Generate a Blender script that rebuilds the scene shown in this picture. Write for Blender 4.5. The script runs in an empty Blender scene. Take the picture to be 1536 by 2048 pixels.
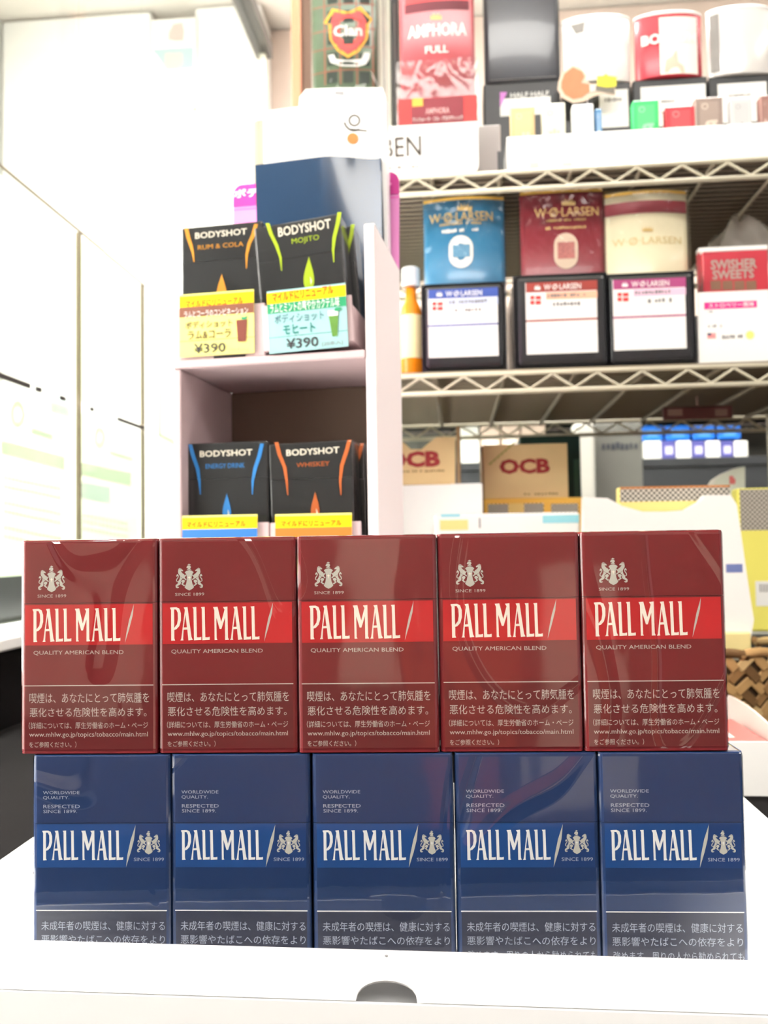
import bpy, bmesh, math, random
from mathutils import Matrix, Vector
random.seed(7)
SC = bpy.context.scene
COL = SC.collection
ZC = 1.2                      # camera height above the floor (m)
FPX = 1655.0                  # focal length in pixels of the 1536 x 2048 frame
R = math.radians

# ------------------------------------------------------------------ camera
CAM = Matrix.Rotation(R(5), 3, 'Z') @ Matrix.Rotation(R(92.28), 3, 'X') @ Matrix.Rotation(R(-0.85), 3, 'Z')
cd = bpy.data.cameras.new('camera')
cd.sensor_fit = 'VERTICAL'; cd.sensor_height = 36; cd.sensor_width = 27
cd.lens = 36 * FPX / 2048
cd.clip_start = 0.02
cd.dof.use_dof = True; cd.dof.focus_distance = 0.335; cd.dof.aperture_fstop = 13.5
co = bpy.data.objects.new('camera', cd); COL.objects.link(co)
co.matrix_world = Matrix.Translation((0, 0, ZC)) @ CAM.to_4x4()
SC.camera = co
# ------------------------------------------------------------------ world, lights, exposure
SC.view_settings.view_transform = 'Standard'; SC.view_settings.look = 'None'
SC.view_settings.exposure = 0.0; SC.view_settings.gamma = 1.0; SC.view_settings.use_curve_mapping = False
w = bpy.data.worlds.new('world'); SC.world = w; w.use_nodes = True
bg = w.node_tree.nodes['Background']; bg.inputs[0].default_value = (1.0, 0.95, 0.9, 1); bg.inputs[1].default_value = 0.42
def area(name, loc, rot, sx, sy, e, c=(1, 0.97, 0.92)):
    l = bpy.data.lights.new(name, 'AREA'); l.shape = 'RECTANGLE'; l.size = sx; l.size_y = sy; l.energy = e; l.color = c
    o = bpy.data.objects.new(name, l); COL.objects.link(o); o.location = loc; o.rotation_euler = rot
    return o
area('ceiling_lamp_front', (0.1, -1.3, 2.80), (R(22), 0, 0), 1.8, 0.7, 61)
area('ceiling_lamp_middle', (0.30, 1.30, 2.84), (0, 0, 0), 1.2, 0.3, 90)
area('fill_light_right', (1.5, 0.25, 2.84), (0, R(-30), 0), 0.4, 1.2, 30)  # unseen lamp added to brighten the stand's right panel
area('fill_light_side', (-0.95, 0.55, 2.84), (0, R(25), 0), 0.5, 1.1, 620).data.spread = R(95)  # unseen lamp added to blow out the left wall and sheets

# ------------------------------------------------------------------ helpers
def lin(v):
    v /= 255.0
    return v / 12.92 if v <= 0.04045 else ((v + 0.055) / 1.055) ** 2.4
def C(r, g, b): return (lin(r), lin(g), lin(b), 1)
MATS = {}
def mat(name, col, rough=0.5, spec=0.3, metal=0.0, coat=0.0, noise=0.0, nscale=40.0, bump=0.0, bscale=200.0, trans=0.0, alpha=1.0):
    if name in MATS: return MATS[name]
    m = bpy.data.materials.new(name); m.use_nodes = True
    nt = m.node_tree; p = nt.nodes['Principled BSDF']
    p.inputs['Base Color'].default_value = col; p.inputs['Roughness'].default_value = rough
    p.inputs['Specular IOR Level'].default_value = spec; p.inputs['Metallic'].default_value = metal
    p.inputs['Coat Weight'].default_value = coat; p.inputs['Coat Roughness'].default_value = 0.05
    p.inputs['Transmission Weight'].default_value = trans; p.inputs['Alpha'].default_value = alpha
    if noise or bump:
        tc = nt.nodes.new('ShaderNodeTexCoord')
    if noise:
        n = nt.nodes.new('ShaderNodeTexNoise'); n.inputs['Scale'].default_value = nscale; n.inputs['Detail'].default_value = 4
        nt.links.new(tc.outputs['Object'], n.inputs['Vector'])
        r = nt.nodes.new('ShaderNodeMapRange'); r.inputs['To Min'].default_value = 1 - noise; r.inputs['To Max'].default_value = 1 + noise
        nt.links.new(n.outputs['Fac'], r.inputs['Value'])
        x = nt.nodes.new('ShaderNodeVectorMath'); x.operation = 'SCALE'; x.inputs[0].default_value = col[:3]
        nt.links.new(r.outputs['Result'], x.inputs['Scale']); nt.links.new(x.outputs['Vector'], p.inputs['Base Color'])
    if bump:
        n = nt.nodes.new('ShaderNodeTexNoise'); n.inputs['Scale'].default_value = bscale; n.inputs['Detail'].default_value = 3
        nt.links.new(tc.outputs['Object'], n.inputs['Vector'])
        b = nt.nodes.new('ShaderNodeBump'); b.inputs['Strength'].default_value = bump; b.inputs['Distance'].default_value = 0.002
        nt.links.new(n.outputs['Fac'], b.inputs['Height']); nt.links.new(b.outputs['Normal'], p.inputs['Normal'])
    MATS[name] = m
    return m
def film(name, ior=1.4, rough=0.05, bump=0.3, bscale=30.0, tint=(0.97, 0.97, 0.97, 1), boost=1.0, crease=0.0):
    m = bpy.data.materials.new(name); m.use_nodes = True; nt = m.node_tree; nt.nodes.clear()
    out = nt.nodes.new('ShaderNodeOutputMaterial'); mix = nt.nodes.new('ShaderNodeMixShader')
    t = nt.nodes.new('ShaderNodeBsdfTransparent'); t.inputs[0].default_value = tint
    g = nt.nodes.new('ShaderNodeBsdfGlossy'); g.inputs['Roughness'].default_value = rough
    lw = nt.nodes.new('ShaderNodeLayerWeight'); lw.inputs['Blend'].default_value = 0.5
    pw = nt.nodes.new('ShaderNodeMath'); pw.operation = 'POWER'; pw.inputs[1].default_value = 4.5
    fr = nt.nodes.new('ShaderNodeMath'); fr.operation = 'MULTIPLY_ADD'; f0 = ((ior - 1) / (ior + 1)) ** 2
    fr.inputs[1].default_value = 0.9 - f0; fr.inputs[2].default_value = f0
    nt.links.new(lw.outputs['Facing'], pw.inputs[0]); nt.links.new(pw.outputs[0], fr.inputs[0])
    mu = nt.nodes.new('ShaderNodeMath'); mu.operation = 'MULTIPLY'; mu.inputs[1].default_value = boost; mu.use_clamp = True
    tc = nt.nodes.new('ShaderNodeTexCoord'); oi = nt.nodes.new('ShaderNodeObjectInfo')
    mp = nt.nodes.new('ShaderNodeMapping'); mp.inputs['Scale'].default_value = (1.0, 1.0, 0.45); mp.inputs['Rotation'].default_value = (0, 0.5, 0)
    sc = nt.nodes.new('ShaderNodeVectorMath'); sc.operation = 'SCALE'; sc.inputs[0].default_value = (7, 3, 5)
    ad = nt.nodes.new('ShaderNodeVectorMath'); ad.operation = 'ADD'
    nt.links.new(oi.outputs['Random'], sc.inputs['Scale'])
    nt.links.new(tc.outputs['Object'], mp.inputs['Vector'])
    nt.links.new(mp.outputs['Vector'], ad.inputs[0]); nt.links.new(sc.outputs['Vector'], ad.inputs[1])
    n = nt.nodes.new('ShaderNodeTexNoise'); n.inputs['Scale'].default_value = bscale; n.inputs['Detail'].default_value = 1.5; n.inputs['Distortion'].default_value = 1.2
    nt.links.new(ad.outputs['Vector'], n.inputs['Vector'])
    b = nt.nodes.new('ShaderNodeBump'); b.inputs['Strength'].default_value = bump; b.inputs['Distance'].default_value = 0.003
    nt.links.new(n.outputs['Fac'], b.inputs['Height'])
    if crease:      # thin folds along contour lines of a stretched noise
        n2 = nt.nodes.new('ShaderNodeTexNoise'); n2.inputs['Scale'].default_value = 15; n2.inputs['Detail'].default_value = 0.6; n2.inputs['Distortion'].default_value = 0.6
        nt.links.new(ad.outputs['Vector'], n2.inputs['Vector'])
        s1 = nt.nodes.new('ShaderNodeMath'); s1.operation = 'SUBTRACT'; s1.inputs[1].default_value = 0.42
        s2 = nt.nodes.new('ShaderNodeMath'); s2.operation = 'ABSOLUTE'
        mr = nt.nodes.new('ShaderNodeMapRange'); mr.interpolation_type = 'SMOOTHSTEP'; mr.inputs['From Max'].default_value = 0.022; mr.inputs['To Min'].default_value = 1; mr.inputs['To Max'].default_value = 0
        ma = nt.nodes.new('ShaderNodeMath'); ma.operation = 'MULTIPLY_ADD'; ma.inputs[1].default_value = crease
        nt.links.new(n2.outputs['Fac'], s1.inputs[0]); nt.links.new(s1.outputs[0], s2.inputs[0]); nt.links.new(s2.outputs[0], mr.inputs['Value'])
        nt.links.new(mr.outputs[0], ma.inputs[0]); nt.links.new(n.outputs['Fac'], ma.inputs[2]); nt.links.new(ma.outputs[0], b.inputs['Height'])
    nt.links.new(b.outputs['Normal'], g.inputs['Normal']); nt.links.new(b.outputs['Normal'], lw.inputs['Normal'])
    nt.links.new(fr.outputs[0], mu.inputs[0]); nt.links.new(mu.outputs[0], mix.inputs[0])
    nt.links.new(t.outputs[0], mix.inputs[1]); nt.links.new(g.outputs[0], mix.inputs[2]); nt.links.new(mix.outputs[0], out.inputs[0])
    MATS[name] = m
    return m
def mesh(name, verts, faces, smooth=False):
    me = bpy.data.meshes.new(name); me.from_pydata([tuple(v) for v in verts], [], faces); me.update()
    if smooth:
        for p in me.polygons: p.use_smooth = True
    return me
def obj(name, me, m, parent=None, loc=(0, 0, 0), rot=(0, 0, 0)):
    if isinstance(me, bmesh.types.BMesh):
        bm = me; me = bpy.data.meshes.new(name); bm.to_mesh(me); bm.free()
    if m is not None and not me.materials: me.materials.append(m)
    o = bpy.data.objects.new(name, me); COL.objects.link(o)
    o.location = loc; o.rotation_euler = rot
    if parent: o.parent = parent
    return o
def tag(o, label=None, cat=None, group=None, kind=None):
    for k, v in (('label', label), ('category', cat), ('group', group), ('kind', kind)):
        if v: o[k] = v
    return o
def empty(name, loc, rz=0, ry=0):
    o = bpy.data.objects.new(name, None); COL.objects.link(o); o.empty_display_size = 0.02
    o.rotation_mode = 'XYZ'; o.location = loc
    o.rotation_euler = (Matrix.Rotation(rz, 3, 'Z') @ Matrix.Rotation(ry, 3, 'Y')).to_euler()
    return o
def copy_tree(o, parent=None):
    c = o.copy(); COL.objects.link(c); c.parent = parent
    for ch in list(o.children): copy_tree(ch, c)
    return c
def box(x0, x1, y0, y1, z0, z1, bev=0.0, seg=2, bm=None, vertical=False):
    own = bm is None
    b = bmesh.new()
    vs = [b.verts.new(p) for p in ((x0, y0, z0), (x1, y0, z0), (x1, y1, z0), (x0, y1, z0), (x0, y0, z1), (x1, y0, z1), (x1, y1, z1), (x0, y1, z1))]
    for f in ((0, 3, 2, 1), (4, 5, 6, 7), (0, 1, 5, 4), (1, 2, 6, 5), (2, 3, 7, 6), (3, 0, 4, 7)): b.faces.new([vs[i] for i in f])
    if bev:
        es = [e for e in b.edges if not vertical or abs(e.verts[0].co.z - e.verts[1].co.z) > 1e-9]
        bmesh.ops.bevel(b, geom=es, offset=bev, segments=seg, profile=0.5, affect='EDGES')
    if own: return b
    t = bpy.data.meshes.new('t'); b.to_mesh(t); bm.from_mesh(t); bpy.data.meshes.remove(t); b.free()
    return bm
def tube(pts, r, n=8, bm=None, closed=False):
    bm = bm or bmesh.new(); rings = []
    P = [Vector(p) for p in pts]
    for i, p in enumerate(P):
        a = P[max(i - 1, 0)]; c = P[min(i + 1, len(P) - 1)]
        d = (c - a).normalized(); u = d.orthogonal().normalized()
        if abs(d.z) < 0.95: u = d.cross(Vector((0, 0, 1))).normalized()
        v = d.cross(u)
        rr = r[i] if isinstance(r, (list, tuple)) else r
        rings.append([bm.verts.new(p + (u * math.cos(2 * math.pi * k / n) + v * math.sin(2 * math.pi * k / n)) * rr) for k in range(n)])
    for a, b in zip(rings, rings[1:]):
        for k in range(n): f = bm.faces.new((a[k], a[(k + 1) % n], b[(k + 1) % n], b[k])); f.smooth = True
    bm.faces.new(rings[0][::-1]); bm.faces.new(rings[-1])
    return bm
def lathe(prof, n=32, cx=0, cy=0, bm=None):
    bm = bm or bmesh.new(); rings = []
    for r, z in prof:
        rings.append([bm.verts.new((cx + r * math.cos(2 * math.pi * k / n), cy + r * math.sin(2 * math.pi * k / n), z)) for k in range(n)])
    for a, b in zip(rings, rings[1:]):
        for k in range(n): f = bm.faces.new((a[k], a[(k + 1) % n], b[(k + 1) % n], b[k])); f.smooth = True
    bm.faces.new(rings[0][::-1]); bm.faces.new(rings[-1])
    return bm
_tc = {}
def text_data(s, bold=0.0):
    k = (s, bold)
    if k not in _tc:
        c = bpy.data.curves.new('t', 'FONT'); c.body = s; c.resolution_u = 2; c.offset = bold
        o = bpy.data.objects.new('t', c); me = bpy.data.meshes.new_from_object(o)
        vs = [(v.co.x, v.co.y) for v in me.vertices]; fs = [tuple(p.vertices) for p in me.polygons]
        bpy.data.objects.remove(o); bpy.data.curves.remove(c); bpy.data.meshes.remove(me)
        x0 = min(v[0] for v in vs); x1 = max(v[0] for v in vs); y0 = min(v[1] for v in vs); y1 = max(v[1] for v in vs)
        _tc[k] = ([((x - x0) / (x1 - x0) - .5, (y - y0) / (y1 - y0) - .5) for x, y in vs], fs)
    return _tc[k]
def poly_data(polys):
    """fill closed 2-D outlines (holes come from inner outlines)"""
    c = bpy.data.curves.new('p', 'CURVE'); c.dimensions = '2D'; c.fill_mode = 'BOTH'
    for pl in polys:
        s = c.splines.new('POLY'); s.points.add(len(pl) - 1); s.use_cyclic_u = True
        for q, (x, y) in zip(s.points, pl): q.co = (x, y, 0, 1)
    o = bpy.data.objects.new('p', c); me = bpy.data.meshes.new_from_object(o)
    vs = [(v.co.x, v.co.y) for v in me.vertices]; fs = [tuple(p.vertices) for p in me.polygons]
    bpy.data.objects.remove(o); bpy.data.curves.remove(c); bpy.data.meshes.remove(me)
    return vs, fs
def extrude_outline(pts, y0, y1, bm=None):
    """solid plate from an outline in the x-z plane between y0 (front) and y1"""
    bm = bm or bmesh.new()
    vs, fs = poly_data([pts])
    for y in (y0, y1):
        V = [bm.verts.new((x, y, z)) for x, z in vs]
        for f in fs:
            bm.faces.new([V[i] for i in (f if y == y0 else f[::-1])])
    n = len(pts); a = [bm.verts.new((x, y0, z)) for x, z in pts]; b = [bm.verts.new((x, y1, z)) for x, z in pts]
    for i in range(n): bm.faces.new((a[i], b[i], b[(i + 1) % n], a[(i + 1) % n]))
    bmesh.ops.recalc_face_normals(bm, faces=bm.faces[:])
    return bm
def rray(px, py):
    return CAM @ Vector(((px - 768) / FPX, (1024 - py) / FPX, -1))
def at(px, py, Y, rz=0.0):
    """point on the vertical plane y = Y of the frame turned by rz about the camera's foot, in that frame"""
    d = Matrix.Rotation(-rz, 3, 'Z') @ rray(px, py); d = d * (Y / d.y)
    return Vector((d.x, d.y, d.z + ZC))
def scribble_data(n, seed=1):
    # marks of print too small to read: a row of short bars of uneven height, in a unit box
    rnd = random.Random(seed); V, F = [], []; x = -.5; step = 1.0 / n
    for k in range(n):
        if rnd.random() < .82:
            w = step * rnd.uniform(.5, .85); h0 = rnd.uniform(-.5, -.25); h1 = rnd.uniform(.2, .5); i = len(V)
            V += [(x, h0), (x + w, h0), (x + w, h1), (x, h1)]; F.append((i, i + 1, i + 2, i + 3))
        x += step
    return V, F
class It:
    """a thing whose front plane is known; prints and parts are placed on it in its own metres"""
    def __init__(s, name, label, cat, x0, y0, x1, y1, Y, zb=None, rz=0.0, roll=0.0, group=None, crop=None):
        s.rz, s.Y, s.roll, s.crop = rz, Y, roll, None
        a = at((x0 + x1) / 2, y1, Y, rz); b = at((x0 + x1) / 2, y0, Y, rz)
        z0 = a.z if zb is None else zb
        l = at(x0, (y0 + y1) / 2, Y, rz); r = at(x1, (y0 + y1) / 2, Y, rz)
        s.o = Vector(((l.x + r.x) / 2, Y, z0)); s.w = r.x - l.x; s.h = b.z - z0
        s.root = empty(name, Matrix.Rotation(rz, 3, 'Z') @ s.o, rz, roll)
        tag(s.root, label, cat, group)
        s.crop = crop
    def L(s, px, py):
        if s.crop: px, py = s.crop[0] + px / s.crop[2], s.crop[1] + py / s.crop[2]
        p = at(px, py, s.Y, s.rz) - s.o
        c, n = math.cos(s.roll), math.sin(s.roll)       # undo a rotation about y
        return (p.x * c - p.z * n, p.x * n + p.z * c)
    def part(s, name, bm, m, parent=None, label=None):
        o = obj(name, bm, m, parent or s.root)
        if label: o['label'] = label
        return o
    def put(s, name, data, cx, cz, w, h, m, lift=0.0003, bend=None, parent=None, rot=0.0):
        c, n = math.cos(rot), math.sin(rot); V = []
        for u, v in data[0]:
            x, z = u * w, v * h
            x, z = cx + x * c - z * n, cz + x * n + z * c
            V.append((x, -lift + (bend(x) if bend else 0), z))
        return obj(name, mesh(name, V, data[1]), m, parent or s.root)
    def txt(s, name, t, x0, y0, x1, y1, m, bold=0.0, lift=0.0003, bend=None, parent=None, rot=0.0):
        a = s.L(x0, (y0 + y1) / 2); b = s.L(x1, (y0 + y1) / 2); c = s.L((x0 + x1) / 2, y0); d = s.L((x0 + x1) / 2, y1)
        return s.put(name, scribble_data(t, t + int(x0)) if isinstance(t, int) else text_data(t, bold), (a[0] + b[0]) / 2, (c[1] + d[1]) / 2, math.hypot(b[0] - a[0], b[1] - a[1]), math.hypot(c[0] - d[0], c[1] - d[1]), m, lift, bend, parent, rot)
    def rect(s, name, x0, y0, x1, y1, m, lift=0.0002, bend=None, parent=None):
        a = s.L(x0, (y0 + y1) / 2); b = s.L(x1, (y0 + y1) / 2); c = s.L((x0 + x1) / 2, y0); d = s.L((x0 + x1) / 2, y1)
        return s.quad(name, a[0], d[1], b[0], c[1], m, lift, bend, parent)
    def quad(s, name, x0, z0, x1, z1, m, lift=0.0002, bend=None, parent=None):
        n = 14 if bend else 1; V = []; F = []
        for i in range(n + 1):
            x = x0 + (x1 - x0) * i / n; y = -lift + (bend(x) if bend else 0)
            V += [(x, y, z0), (x, y, z1)]
            if i: F.append((2 * i - 2, 2 * i, 2 * i + 1, 2 * i - 1))
        return obj(name, mesh(name, V, F), m, parent or s.root)
    def poly(s, name, pls, m, lift=0.0004, parent=None, bend=None):
        d = poly_data([[s.L(*p) for p in pl] for pl in pls])
        return obj(name, mesh(name, [(x, -lift + (bend(x) if bend else 0), z) for x, z in d[0]], d[1]), m, parent or s.root)

# ------------------------------------------------------------------ materials
WHITE = mat('white_card', C(243, 243, 240), 0.55, 0.2)
WHITE_GLOSS = mat('white_gloss', C(243, 243, 241), 0.25, 0.4)
CREAM = mat('cream_print', C(252, 246, 232), 0.5, 0.2)
SILVER = mat('silver_foil', C(206, 206, 196), 0.35, 0.5, metal=0.1)
GREYTXT = mat('silver_print', C(206, 196, 188), 0.5, 0.2)
BLUETXT = mat('pale_blue_print', C(184, 192, 208), 0.5, 0.2)
BLACK = mat('black_card', C(30, 31, 33), 0.35, 0.4)
BLACK_GLOSS = mat('black_gloss', C(38, 39, 42), 0.2, 0.5, coat=0.4)
DARKTXT = mat('dark_print', C(45, 42, 45), 0.5, 0.2)
GREYPRINT = mat('grey_print', C(120, 118, 120), 0.5, 0.2)
WIRE = mat('cream_wire', C(206, 200, 178), 0.35, 0.4, noise=0.06)
PINKCARD = mat('pink_grey_card', C(200, 178, 180), 0.7, 0.15, noise=0.04, nscale=60)
CELLO = film('cellophane', 1.45, 0.05, 0.14, 22.0, (.985, .985, .985, 1), 3.2, crease=1.2)
CELLO_S = film('pack_film', 1.45, 0.08, 0.05, 30.0, (.985, .985, .985, 1), 1.2)
CLEAR = film('clear_plastic', 1.42, 0.08, 0.35, 60.0)

# ------------------------------------------------------------------ the setting
def struct(name, bm, m, parent=None):
    o = obj(name, bm, m, parent)
    if parent is None: o['kind'] = 'structure'
    return o
struct('floor', box(-3, 3, -3, 4, -0.05, 0), mat('floor_vinyl', C(150, 142, 132), 0.4, noise=0.1, nscale=6))
struct('ceiling', box(-3, 3, -3, 4, 2.89, 2.94), mat('ceiling_board', C(225, 220, 212), 0.8))
WALLM = mat('beige_wall', C(208, 190, 178), 0.7, noise=0.08, nscale=14)
wb = struct('wall_back', box(-3, 3, 2.62, 2.7, 0, 2.89), mat('wall_joint', C(176, 160, 150), 0.8))
pan = None
for i in range(5):
    for j in range(4):
        x0 = -1.62 + i * 0.88; z0 = 0.02 + j * 0.717
        struct('panel', box(x0 + .003, x0 + .877, 2.6, 2.625, z0 + .003, z0 + .714, .002, 1), WALLM, wb)
wf = struct('wall_front', box(-2.2, 2.2, -2.9, -2.8, 0, 2.89), mat('brown_wall', C(116, 98, 88), 0.7, noise=.15, nscale=3))
struct('reflect_panel', box(-.2, .1, -2.799, -2.78, .62, 1.5, .01), mat('pale_panel', C(226, 214, 198), .6), wf); struct('reflect_panel', box(-1.7, -1.05, -2.799, -2.78, .5, 1.32, .01), MATS['pale_panel'], wf)  # panels added on the unseen wall to reflect as patches in the cellophane
struct('reflect_panel', box(.62, 1.0, -2.799, -2.78, .1, 1.1, .01), MATS['pale_panel'], wf); struct('reflect_panel', box(.15, .5, -2.799, -2.78, .0, .9, .01), mat('russet_panel', C(186, 112, 92), .6), wf)
struct('wall_left', box(-1.5, -1.42, -1.0, 2.6, 0, 2.89), mat('white_wall', C(246, 246, 244), 0.7))
struct('trim_1', box(at(392, 500, 2.45).x, at(526, 500, 2.45).x, 2.45, 2.595, 0, 2.88, .01), mat('white_paint', C(246, 246, 244), 0.6))
struct('trim_3', box(at(303, 500, 2.46).x, at(391, 500, 2.46).x, 2.46, 2.595, 0, at(350, 38, 2.46).z, .004), MATS['white_paint'])
struct('trim_2', box(-1.41, at(303, 500, 2.45).x, 2.45, 2.595, 0, 2.88, .01), MATS['white_paint'])
ZT = ZC - 0.170                # top of the dark counter
ct = struct('floor_counter', box(-0.435, 1.1, 0.15, 1.5, ZT - 0.04, ZT, .003), mat('counter_black', C(20, 19, 19), 0.8, 0.0, noise=0.1))
ct.name = 'sales_counter'; del ct['kind']
tag(ct, 'dark sales counter under the white tray and the basket', 'counter')
obj('cabinet', box(-0.42, 1.08, 0.2, 1.48, 0, ZT - 0.0405), mat('counter_front', C(60, 56, 54), 0.5), ct)
sc_ = empty('side_counter', (-0.7, 1.2, 0))
tag(sc_, 'black side counter with a white top carrying the glass partition', 'counter')
obj('cabinet', box(-0.2, 0.25, -0.9, 0.95, 0, ZC - 0.098), mat('side_black', C(12, 11, 12), 0.6, 0.1), sc_)
obj('top', box(-0.22, 0.262, -0.92, 0.97, ZC - 0.0978, ZC - 0.085, .002), WHITE_GLOSS, sc_)
# glass partition on the side counter with sheets behind it
def onx(px, py, X):
    d = rray(px, py); d = d * (X / d.x); return (d.y, d.z + ZC)
gp = empty('glass_partition', (-0.45, 1.2, ZC - 0.085))
tag(gp, 'clear glass partition in thin frames standing on the white side counter', 'partition')
def gpart(name, y0, y1, z0, z1, x0, x1, m, parent=None):
    o = obj(name, box(x0 + .45, x1 + .45, y0 - 1.2, y1 - 1.2, z0 + .085, z1 + .085), m, parent or gp); return o
GLASS = film('pane_glass', 1.3, 0.02, 0.0, 10.0, (0.96, 0.985, 0.97, 1), 0.6)
ys = [0.55, 0.752, 0.953, 1.157, 1.94]
for i in range(4):
    gpart('pane', ys[i] + .002, ys[i + 1] - .002, -0.083, 1.2, -.452, -.448, GLASS)
JOINT = mat('joint_brown', C(120, 108, 92), 0.5)
for y in ys[1:4]: gpart('joint', y - .0014, y + .0014, -0.085, 0.384, -.453, -.447, JOINT)
gpart('joint', 0.55, 1.02, .3825, .385, -.4475, -.446, JOINT)
gpart('joint', 1.021, 1.157, .3815, .384, -.4475, -.446, JOINT)
for a, b in ((0.75, 0.832), (0.846, 0.856), (0.90, 0.912), (0.978, 0.986), (1.06, 1.152)): gpart('clip', a, b, .1705, .1755, -.4475, -.4455, DARKTXT)
RAIL = mat('dark_rail', C(78, 76, 74), 0.35, 0.5, metal=0.4)
gpart('top_rail', 0.55, 1.96, 1.2, 1.235, -.47, -.43, RAIL)
gpart('corner_post', 1.935, 1.95, -0.085, 1.2, -.458, -.442, mat('post_beige', C(190, 184, 170), 0.4))
def paper(name, c1, c2):
    m = bpy.data.materials.new(name); m.use_nodes = True; nt = m.node_tree; p = nt.nodes['Principled BSDF']
    p.inputs['Base Color'].default_value = c1; p.inputs['Roughness'].default_value = 0.7
    tl = nt.nodes.new('ShaderNodeBsdfTranslucent'); tl.inputs[0].default_value = c2
    mx = nt.nodes.new('ShaderNodeMixShader'); mx.inputs[0].default_value = 0.5
    nt.links.new(p.outputs[0], mx.inputs[1]); nt.links.new(tl.outputs[0], mx.inputs[2]); nt.links.new(mx.outputs[0], nt.nodes['Material Output'].inputs[0])
    return m
PAPER = paper('translucent_paper', C(236, 241, 232), C(226, 234, 218))
SHADE = paper('faint_green_print', C(220, 228, 216), C(206, 216, 200)); SHADE2 = paper('faint_blue_print', C(222, 229, 232), C(208, 218, 220))
def sheet(label, y0, y1, z0, z1, group='paper sheets behind the glass partition'):
    r = empty('paper_sheet', (-.456, (y0 + y1) / 2, ZC + z0)); tag(r, label, 'paper sheet', group)
    obj('page', box(-.0008, .0008, -(y1 - y0) / 2, (y1 - y0) / 2, 0, z1 - z0), PAPER, r)
    return r, (y0 + y1) / 2, z0
def shp(s, name, pts, m):
    """a print on a sheet (one outline or several), outlines given on the partition plane"""
    if not isinstance(pts[0], list): pts = [pts]
    V, F = [], []
    for pl in pts:
        k = len(V); V += [(.0011, y - s[1], z - ZC - s[2]) for y, z in (onx(a, b, -.455) for a, b in pl)]; F.append(tuple(range(k, len(V))))
    obj(name, mesh(name, V, F), m, s[0])
def px(x, y): return (x / 3.4125, 600 + y / 3.4125)
sheet('blank white sheet behind the glass at the upper left edge of the picture', .757, .948, .182, .381)
s2 = sheet('blank white upper sheet behind the glass beside the black card packs', .958, 1.152, .182, .379)
s3 = sheet('pale sheet with a faint ring, lower left behind the glass', .757, .948, -.0265, .170)
s4 = sheet('pale sheet with faint green blocks low behind the glass, nearest the pink stand', .958, 1.152, -.0265, .168)
def ring(s, cx, cy, rx, ry):
    A = [2 * math.pi * k / 20 for k in range(21)]
    shp(s, 'ring', [[px(cx + f * rx * math.cos(t), cy + f * ry * math.sin(t)) for f, t in ((1, a), (1, b), (.6, b), (.6, a))] for a, b in zip(A, A[1:])], SHADE)
def qd(s, x0, y0, x1, y1, dy, m): shp(s, 'print_block', [px(x0, y0), px(x1, y0 + dy), px(x1, y1 + dy), px(x0, y1)], m)
ring(s3, 120, 780, 48, 90); ring(s4, 680, 940, 34, 72)
qd(s3, 215, 870, 360, 910, 50, SHADE); qd(s3, 10, 960, 440, 1050, 110, SHADE); qd(s3, 345, 640, 470, 760, 40, SHADE2)
qd(s4, 750, 1030, 900, 1055, 45, SHADE); qd(s4, 525, 1100, 895, 1190, 80, SHADE); qd(s4, 520, 1235, 750, 1350, 40, SHADE2)
for s, xs, rows in ((s3, (30, 410), (1200, 1260, 1370, 1430, 1540, 1600)), (s4, (540, 860), (1450, 1490, 1540))):
    q = []
    for r_ in rows:
        for x in range(xs[0], xs[1], 26):
            y = r_ + (x - xs[0]) * .2; q.append([px(x, y), px(x + 16, y + 3), px(x + 16, y + 29), px(x, y + 26)])
    shp(s, 'faint_text', q, SHADE)
s5 = sheet('small pale green notice with a dark rim just left of the pink stand', 1.235, 1.345, .118, .265)
shp(s5, 'print_block', [px(1090, 500), px(1098, 500), px(1090, 925), px(1080, 930)], GREYPRINT)
shp(s5, 'print_block', [px(1080, 918), px(1090, 915), px(1196, 975), px(1196, 985)], GREYPRINT)
cr = empty('dark_backdrop', (-.66, .98, ZC - .085)); tag(cr, 'dark crate added on the side counter for the dark reflection under the paper sheets', 'backdrop')  # dark block added in place of a reflection in the glass
obj('body', box(-.13, .13, -.3, .3, 0, .07, .006), BLACK, cr)
obj('tan_block', box(.05, .12, -.19, -.12, .0705, .1, .008), mat('skin_tan', C(196, 140, 116), 0.6), cr)
# far poster, rails and board at the upper left
po = It('wall_poster', 'small poster with a red figure and green bands far behind the glass', 'poster', 303, 38, 392, 215, 2.44, crop=(0, 0, 2.477))
po.part('board', box(-po.w / 2, po.w / 2, 0, .008, 0, po.h), WHITE)
po.rect('green_band', 757, 240, 960, 345, mat('mint', C(150, 214, 184), .6), .001)
po.rect('grey_band', 757, 365, 960, 500, mat('pale_mint', C(205, 222, 212), .6), .001)
po.poly('red_figure', [[(835, 200), (835, 165), (860, 120), (905, 112), (915, 160), (910, 205), (870, 205)]], mat('pale_red', C(240, 170, 165), .6), .0012)
po.poly('white_ribbon', [[(757, 255), (780, 280), (960, 545), (900, 545), (757, 345)]], WHITE, .0014)
po.poly('grey_ring', [[(820, 265), (905, 265), (905, 320), (880, 340), (840, 340), (820, 320)]], mat('warm_grey', C(190, 184, 176), .6), .0013)
po.root.location.y -= .001
bo = It('wooden_board', 'brown wooden board standing behind the tall green tartan pouch', 'board', 584, -60, 632, 560, 1.35, zb=ZT)
bo.part('plank', box(-bo.w / 2, -.004, 0, .02, 0, bo.h, .002), mat('wood_brown', C(176, 120, 92), .5, noise=.15, nscale=12))
bo.part('stile', box(-.0035, bo.w / 2, .004, .02, 0, bo.h, .002), mat('wood_dark', C(84, 62, 50), .5))

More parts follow.
